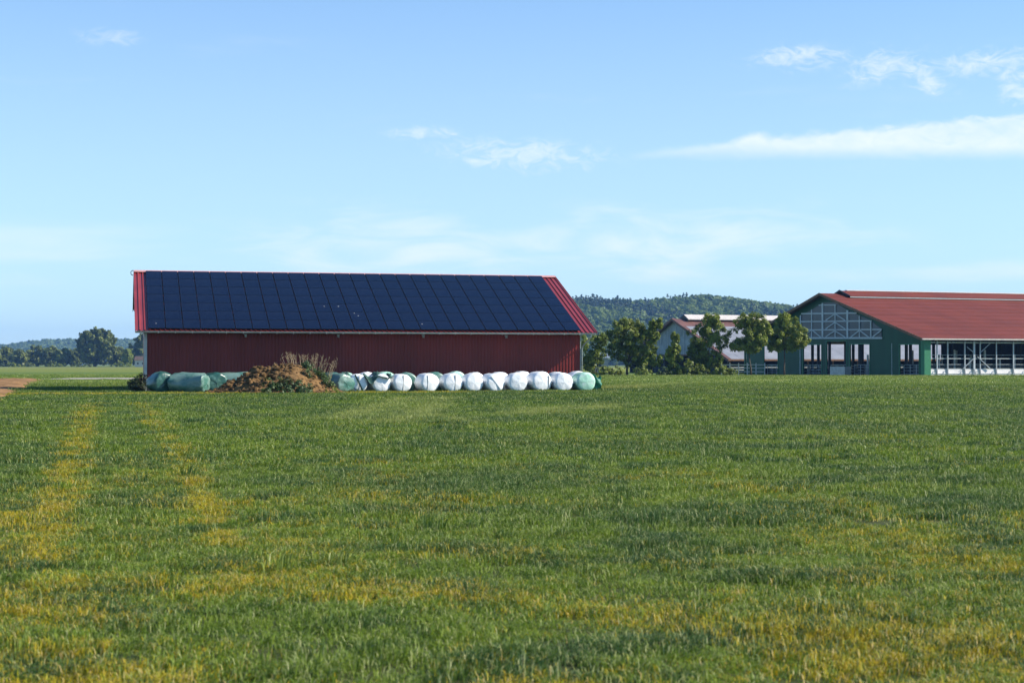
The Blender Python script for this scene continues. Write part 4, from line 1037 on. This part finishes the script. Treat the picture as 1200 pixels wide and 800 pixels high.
# ------------------------------------------------------------------ pale cowshed behind, parallel to the green barn
cs = empty('cowshed', C_O, G_A); tag(cs, 'old pale cowshed with light roof and red verge behind the yard trees', 'cowshed')
CZE, CZR, CYR = 2.55, 9.6, C_W/2; CSL = (CZR-CZE)/CYR; C_LEN = 62
def croof(y): return CZE + y*CSL if y <= CYR else CZR-(y-CYR)*CSL
for s_ in (0, 1):
    yA, yB, yC = (0-.5, CYR*.80, CYR) if not s_ else (C_W+.5, C_W-CYR*.80, CYR)
    for (ya, yb2, mk, nm) in ((yA, yB, 'old_roof', 'roof'), (yB, yC, 'old_roof_red', 'upper_roof')):
        mb = MB(); n = 24
        for k in range(n):
            xa, xb = -.8+(C_LEN+.8)*k/n, -.8+(C_LEN+.8)*(k+1)/n
            dz = .015*(k % 2)
            mb.prism([(xa,ya,croof(ya)+.06+dz),(xa,yb2,croof(yb2)+.06+dz),(xa,yb2,croof(yb2)-.02+dz),(xa,ya,croof(ya)-.02+dz)], (xb-xa,0,0))
        mb.build(nm, M[mk], cs)
    mb = MB(); ya, yb2 = (-.6, CYR) if not s_ else (C_W+.6, CYR)
    mb.prism([(-.9,ya,croof(ya)+.14),(-.9,yb2,CZR+.14),(-.9,yb2,CZR-.30),(-.9,ya,croof(ya)-.30)], (.7,0,0)); mb.build('verge', M['old_roof_red'], cs)
    mb = MB(); yo = -.58 if not s_ else C_W+.58
    mb.box((-.8,yo-.12,CZE-.42),(C_LEN,yo+.12,CZE-.14)); mb.build('gutter', M['timber'], cs)
mb = MB()
for s_ in (-1, 1):
    yo = CYR + s_*1.7; mb.prism([(1.6,yo,croof(yo)+.62),(1.6,CYR,CZR+.85),(1.6,CYR,CZR+.70),(1.6,yo,croof(yo)+.47)], (C_LEN-2,0,0))
mb.build('ridge_vent', M['roof_edge'], cs)
mb = MB(); mb.prism([(1.5,CYR-1.7,croof(CYR-1.7)+.1),(1.5,CYR+1.7,croof(CYR-1.7)+.1),(1.5,CYR+1.7,croof(CYR-1.7)+.6),(1.5,CYR,CZR+.8),(1.5,CYR-1.7,croof(CYR-1.7)+.6)], (.08,0,0)); mb.build('vent_end', M['dark'], cs)
mb = MB(); zb = 3.3
mb.prism([(0,C_W*.09,zb),(0,C_W*.91,zb),(0,C_W*.91,croof(C_W*.91)-.1),(0,CYR,CZR-.1),(0,C_W*.09,croof(C_W*.09)-.1)], (.15,0,0)); mb.build('gable_wall', M['old_wall'], cs)
for k in range(11):
    y = C_W*.12 + k*C_W*.076; mb = MB(); mb.box((-.06,y-.05,zb),(-.003,y+.05,croof(y)-.35)); mb.build('gable_batten', M['steel'], cs)
mb = MB(); mb.box((-.05,C_W*.09,zb-.25),(.2,C_W*.91,zb-.003)); mb.build('gable_beam', M['timber'], cs)
mb = MB()
for y in np.linspace(1.0, C_W-1, 9): mb.box((.02,y-.14,0),(.3,y+.14,croof(y)-.2 if croof(y)-.2 < zb-.3 else zb-.26))
mb.build('gable_post', M['dark'], cs)
mb = MB(); mb.box((.6,C_W*.62,2.45),(.9,C_W*.78,3.0)); mb.build('roller_door_box', M['plinth'], cs)
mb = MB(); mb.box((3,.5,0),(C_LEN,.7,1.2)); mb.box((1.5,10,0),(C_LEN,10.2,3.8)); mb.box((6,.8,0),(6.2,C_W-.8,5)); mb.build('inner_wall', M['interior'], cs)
mb = MB()
for x in np.arange(0, C_LEN, 5.0): mb.box((x-.12,.02,0),(x+.12,.26,CZE-.1))
mb.build('side_post', M['timber'], cs)
mb = MB()
for z in (.6,1.0,1.4): mb.tube([(0,-.2,z),(C_LEN,-.2,z)], .045, 6)
mb.build('feed_rail', M['grey_rail'], cs)
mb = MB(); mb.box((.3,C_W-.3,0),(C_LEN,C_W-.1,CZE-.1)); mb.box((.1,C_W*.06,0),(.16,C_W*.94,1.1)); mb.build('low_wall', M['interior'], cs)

# white yard fence between the trees
fe = empty('yard_fence', (gx(845,222), 222, 0)); tag(fe, 'white railed yard fence between the bushy tree and the green barn', 'fence')
Lf = gx(896,222)-gx(845,222)
for z in (.55, 1.05, 1.5):
    mb = MB(); mb.box((0,-.03,z-.06),(Lf,.03,z+.06)); mb.build('rail', M['grey_rail'], fe)
for k in range(6):
    mb = MB(); x = k*Lf/5; mb.box((x-.07,-.10,0),(x+.07,-.032,1.75)); mb.build('post', M['white_metal'], fe)
# small grey shed seen between the barn and the dense tree
sh = empty('small_shed', (gx(694,262), 262, 0)); tag(sh, 'small grey shed with a window behind the trees right of the red barn', 'shed')
w_, h_ = 2.6, 2.5
mb = MB(); mb.box((0,0,0),(w_,2.2,h_)); mb.build('wall', M['old_wall'], sh)
mb = MB(); mb.prism([(-.2,-.3,h_+.01),(w_+.2,-.3,h_+.01),(w_+.2,2.5,h_+.8),(-.2,2.5,h_+.8)], (0,0,.1)); mb.build('roof', M['steel'], sh)
mb = MB(); mb.box((.7,-.05,.9),(1.5,-.004,1.7)); wn = mb.build('window', M['glass'], sh)
mb = MB()
for a, b in (((.62,-.07,.82),(1.58,-.052,.9)),((.62,-.07,1.7),(1.58,-.052,1.78)),((.62,-.07,.9),(.7,-.052,1.7)),((1.5,-.07,.9),(1.58,-.052,1.7))): mb.box(a, b)
mb.build('frame', M['white_metal'], wn)

# ------------------------------------------------------------------ far left: trees along the field edge, a house, hills
FGp = 'trees along the far field edge on the left'
def far_tree(px, top, w, mk, label, seed, D=900, shape=None, cat='tree'):
    h = (429.4-top)/F*D; r = w/2/F*D
    lobes = shape or [(0,0,h*.58,r*.85,r*.8,h*.36),(-r*.45,0,h*.45,r*.55,r*.6,h*.26),(r*.45,.3,h*.48,r*.55,r*.6,h*.28),(r*.1,0,h*.78,r*.5,r*.5,h*.20),(0,0,h*.25,r*.7,r*.6,h*.2)]
    return tree('field_tree', px, D, lobes, mk, label, FGp, h*.3, .28, seed, k=2.6, per=26, spread=1.2, size=.62, limbs=True, cat=cat, fat=1.2)
for i, (px, top, w, lb) in enumerate([(-14,407,24,'round tree cut by the left edge of the picture'), (6,408.5,20,'round tree at the left edge of the row'), (22,411,17,'small round tree second from the left in the row'), (43,407.5,21,'round tree before the blue hill, taller than its left neighbours'), (58,408.5,19,'dome shaped tree right of the taller round tree'),
        (73,410,18,'uneven tree midway between the dome shaped tree and the big tree'), (87,411,15,'dark narrow tree at the left foot of the big tree'), (136,408,18,'dark tree at the right foot of the big tree'), (165,394,24,'tall tree just left of the barn behind the cream house')]):
    far_tree(px, top, w, 'leaf_far', lb, 500+i*4, D=900+(i*37) % 60)
far_tree(149, 411, 9, 'leaf_yellow', 'pale slender tree between the big tree and the cream house', 540)
D = 900; m_ = D/F
far_tree(112, 386, 46, 'leaf_far', 'big spreading tree towering over the far tree row', 545, D=905, shape=[(-4.5,0,13.5,4.6,4,4.2),(4.2,0,14.0,5.0,4.2,4.6),(0,0,17.0,4.2,4,3.2),(-1.0,0,9.0,6.5,5,4.2),(6.2,0,10.0,3.2,3,3.2),(-7.0,0,10.0,2.6,2.6,3.0),(8.4,0,14.0,1.8,1.8,1.9),(0,0,4.0,6.5,5,3.2),(-5.4,0,17.2,2.2,2,1.8),(2.8,0,18.4,2.2,2,1.5)])
for i, (px, w, lb) in enumerate([(15,16,'low pale scrub between the two leftmost field trees'), (34,14,'low scrub in the gap left of the taller round tree'), (66,22,'low pale scrub below the dome shaped tree'), (98,24,'low scrub below the left side of the big tree'), (142,26,'low scrub right of the big tree')]):
    r = w/2*m_; bush(px, 880+i, [(-r*.5,0,.8,r*.6,1.2,1.1),(r*.4,0,.7,r*.6,1.2,1.0),(0,0,1.0,r*.5,1,1.3)], 'leaf_yellow' if i % 2 == 0 else 'leaf_far', lb, 560+i*3, 'scrub below the far tree row', k=3, per=18, spread=.8, size=.4)
ho = empty('house', (gx(158,850), 850, 0)); tag(ho, 'cream walled house with brown roof far left beside the barn', 'house')
w_ = gx(172,850)-gx(158,850)
mb = MB(); mb.box((0,0,0),(w_,5,3.6)); mb.build('wall', M['house_wall'], ho)
mb = MB(); mb.prism([(-.4,-.5,3.5),(-.4,2.5,5.6),(-.4,5.5,3.5)], (w_+.8,0,0)); mb.build('roof', M['house_roof'], ho)
for x in (1.2, 3.8):
    mb = MB(); mb.box((x,-.06,1.3),(x+.8,-.004,2.2)); mb.build('window', M['dark'], ho)

# hills with forest
def hill(name, ridge, D0, D1, D2, tree_h, label_forest, n_trees, seed, cscale, con):
    q = np.random.default_rng(seed); pxs_ = np.array([p[0] for p in ridge], float); pys_ = np.array([p[1] for p in ridge], float)
    zr = np.maximum(0, HC + (HY-pys_)/F*D1 - tree_h)
    px = np.linspace(pxs_[0], pxs_[-1], 120); z = np.interp(px, pxs_, zr); V = []; rows = [0,.15,.3,.45,.6,.75,.88,1.0,1.1,1.25,1.5]
    prof = lambda t: np.where(t <= 1, np.sin(np.clip(t,0,1)*math.pi/2)**1.15, np.cos(np.clip((t-1)/.5,0,1)*math.pi/2))
    Dt = lambda t: np.where(t <= 1, D0+(D1-D0)*t, D1+(D2-D1)*(t-1)/.5)
    for t_ in rows:
        D = float(Dt(t_)); V.append(np.stack([(px-CX)/F*D1, np.full_like(px, D), z*float(prof(t_)) - .3 + (fbm(px*.05, px*0+t_*3, 3)-.5)*3*math.sin(min(1,t_)*3)], -1))
    ids = np.arange(len(rows)*120).reshape(len(rows),120)
    Fq = np.stack([ids[:-1,:-1], ids[:-1,1:], ids[1:,1:], ids[1:,:-1]], -1).reshape(-1,4)
    tag(link(name, np_mesh(name, np.concatenate(V), Fq, M['hill_ground'], smooth=True)), kind='structure')
    t_ = q.random(n_trees)**.8*1.12; p = q.uniform(pxs_[0], pxs_[-1], n_trees)
    X = (p-CX)/F*D1; Y = Dt(t_); Zt = np.interp(p, pxs_, zr)*prof(t_) - .8
    isc = fbm(p*.02, t_*4, 21) + (q.random(n_trees)-.5)*.25 > con
    idx = np.where(isc, q.integers(0, 2, n_trees), q.integers(2, 6, n_trees))
    s = (.75+.5*q.random(n_trees))*cscale
    protos = []
    for k in range(2):                                # conifers
        c = [(math.cos(a)*r_, math.sin(a)*r_, zz) for zz, r_, n in ((3,2.6,8),(6,2.2,8),(9,1.7,6),(12,1.1,5),(15,.5,4),(17,.1,2)) for a in np.linspace(0,6.28,n,endpoint=False)+zz+k]
        V2, F2, rn = leaf_cloud(c, 7, (.9,.9,.8), .85, 70+k); protos.append(bpy.data.objects.new('a_conifer', np_mesh('conifer', V2, F2, M['leaf_conifer'], {'rnd': rn})))
    for k in range(4):
        qq = np.random.default_rng(90+k); lb = [(0,0,9,4,4,4.5)] + [(qq.uniform(-3,3),qq.uniform(-3,3),qq.uniform(6,12),qq.uniform(1.6,2.8),2.2,qq.uniform(1.8,3)) for _ in range(5)] + [(0,0,4,3.5,3.5,3)]
        cc, oo = lobe_centres(lb, 95+k, 3.6); V2, F2, rn = leaf_cloud(cc, 8, 1.2, 1.25, 60+k, oo); protos.append(bpy.data.objects.new('b_broadleaf', np_mesh('broadleaf', V2, F2, M['leaf_forest'], {'rnd': rn})))
    zc_ = np.interp(p, pxs_, zr); kp = zc_ > 3.0; X, Y, Zt, s, idx, p = X[kp], Y[kp], Zt[kp], (s*np.clip(.45+zc_/40, .45, 1))[kp], idx[kp], p[kp]; n = len(X)
    o = scatter('forest', np.stack([X, Y, Zt], -1), np.stack([np.zeros(n), np.zeros(n), q.random(n)*6.28], -1), np.stack([s, s, s*(.75+.35*q.random(n))], -1), idx, protos)
    tag(o, kind='stuff')
M['hill_ground'] = mat('hill_ground', (.045,.06,.025), .95, .1, var=.2, vscale=.02)
hill('hill', [(330,412),(420,382),(520,362),(600,352),(660,347),(700,347),(735,349),(770,347),(805,343),(820,342),(845,345),(880,350),(905,354),(925,358),(960,368),(1010,385),(1080,412)], 1450, 2000, 2500, 19, 'x', 14000, 31, .92, .66)
hill('hill', [(-90,419),(-40,415),(0,411),(20,408),(34,405),(40,402),(60,399),(80,396),(120,395.5),(165,396),(220,398),(280,404),(330,412)], 2900, 3700, 4500, 19, 'x', 9000, 32, 1.05, .90)

# ------------------------------------------------------------------ the air between
hz = bpy.data.materials.new('haze'); hz.use_nodes = True; t = hz.node_tree; t.nodes.clear()
pv = t.nodes.new('ShaderNodeVolumePrincipled'); pv.inputs['Color'].default_value = (.26,.52,1,1); pv.inputs['Density'].default_value = 1.0e-4; pv.inputs['Anisotropy'].default_value = 0.0
ot = t.nodes.new('ShaderNodeOutputMaterial'); t.links.new(pv.outputs[0], ot.inputs['Volume'])
mb = MB(); mb.box((-7000,-300,-1),(7000,7000,150)); o = mb.build('haze', hz); tag(o, kind='stuff')
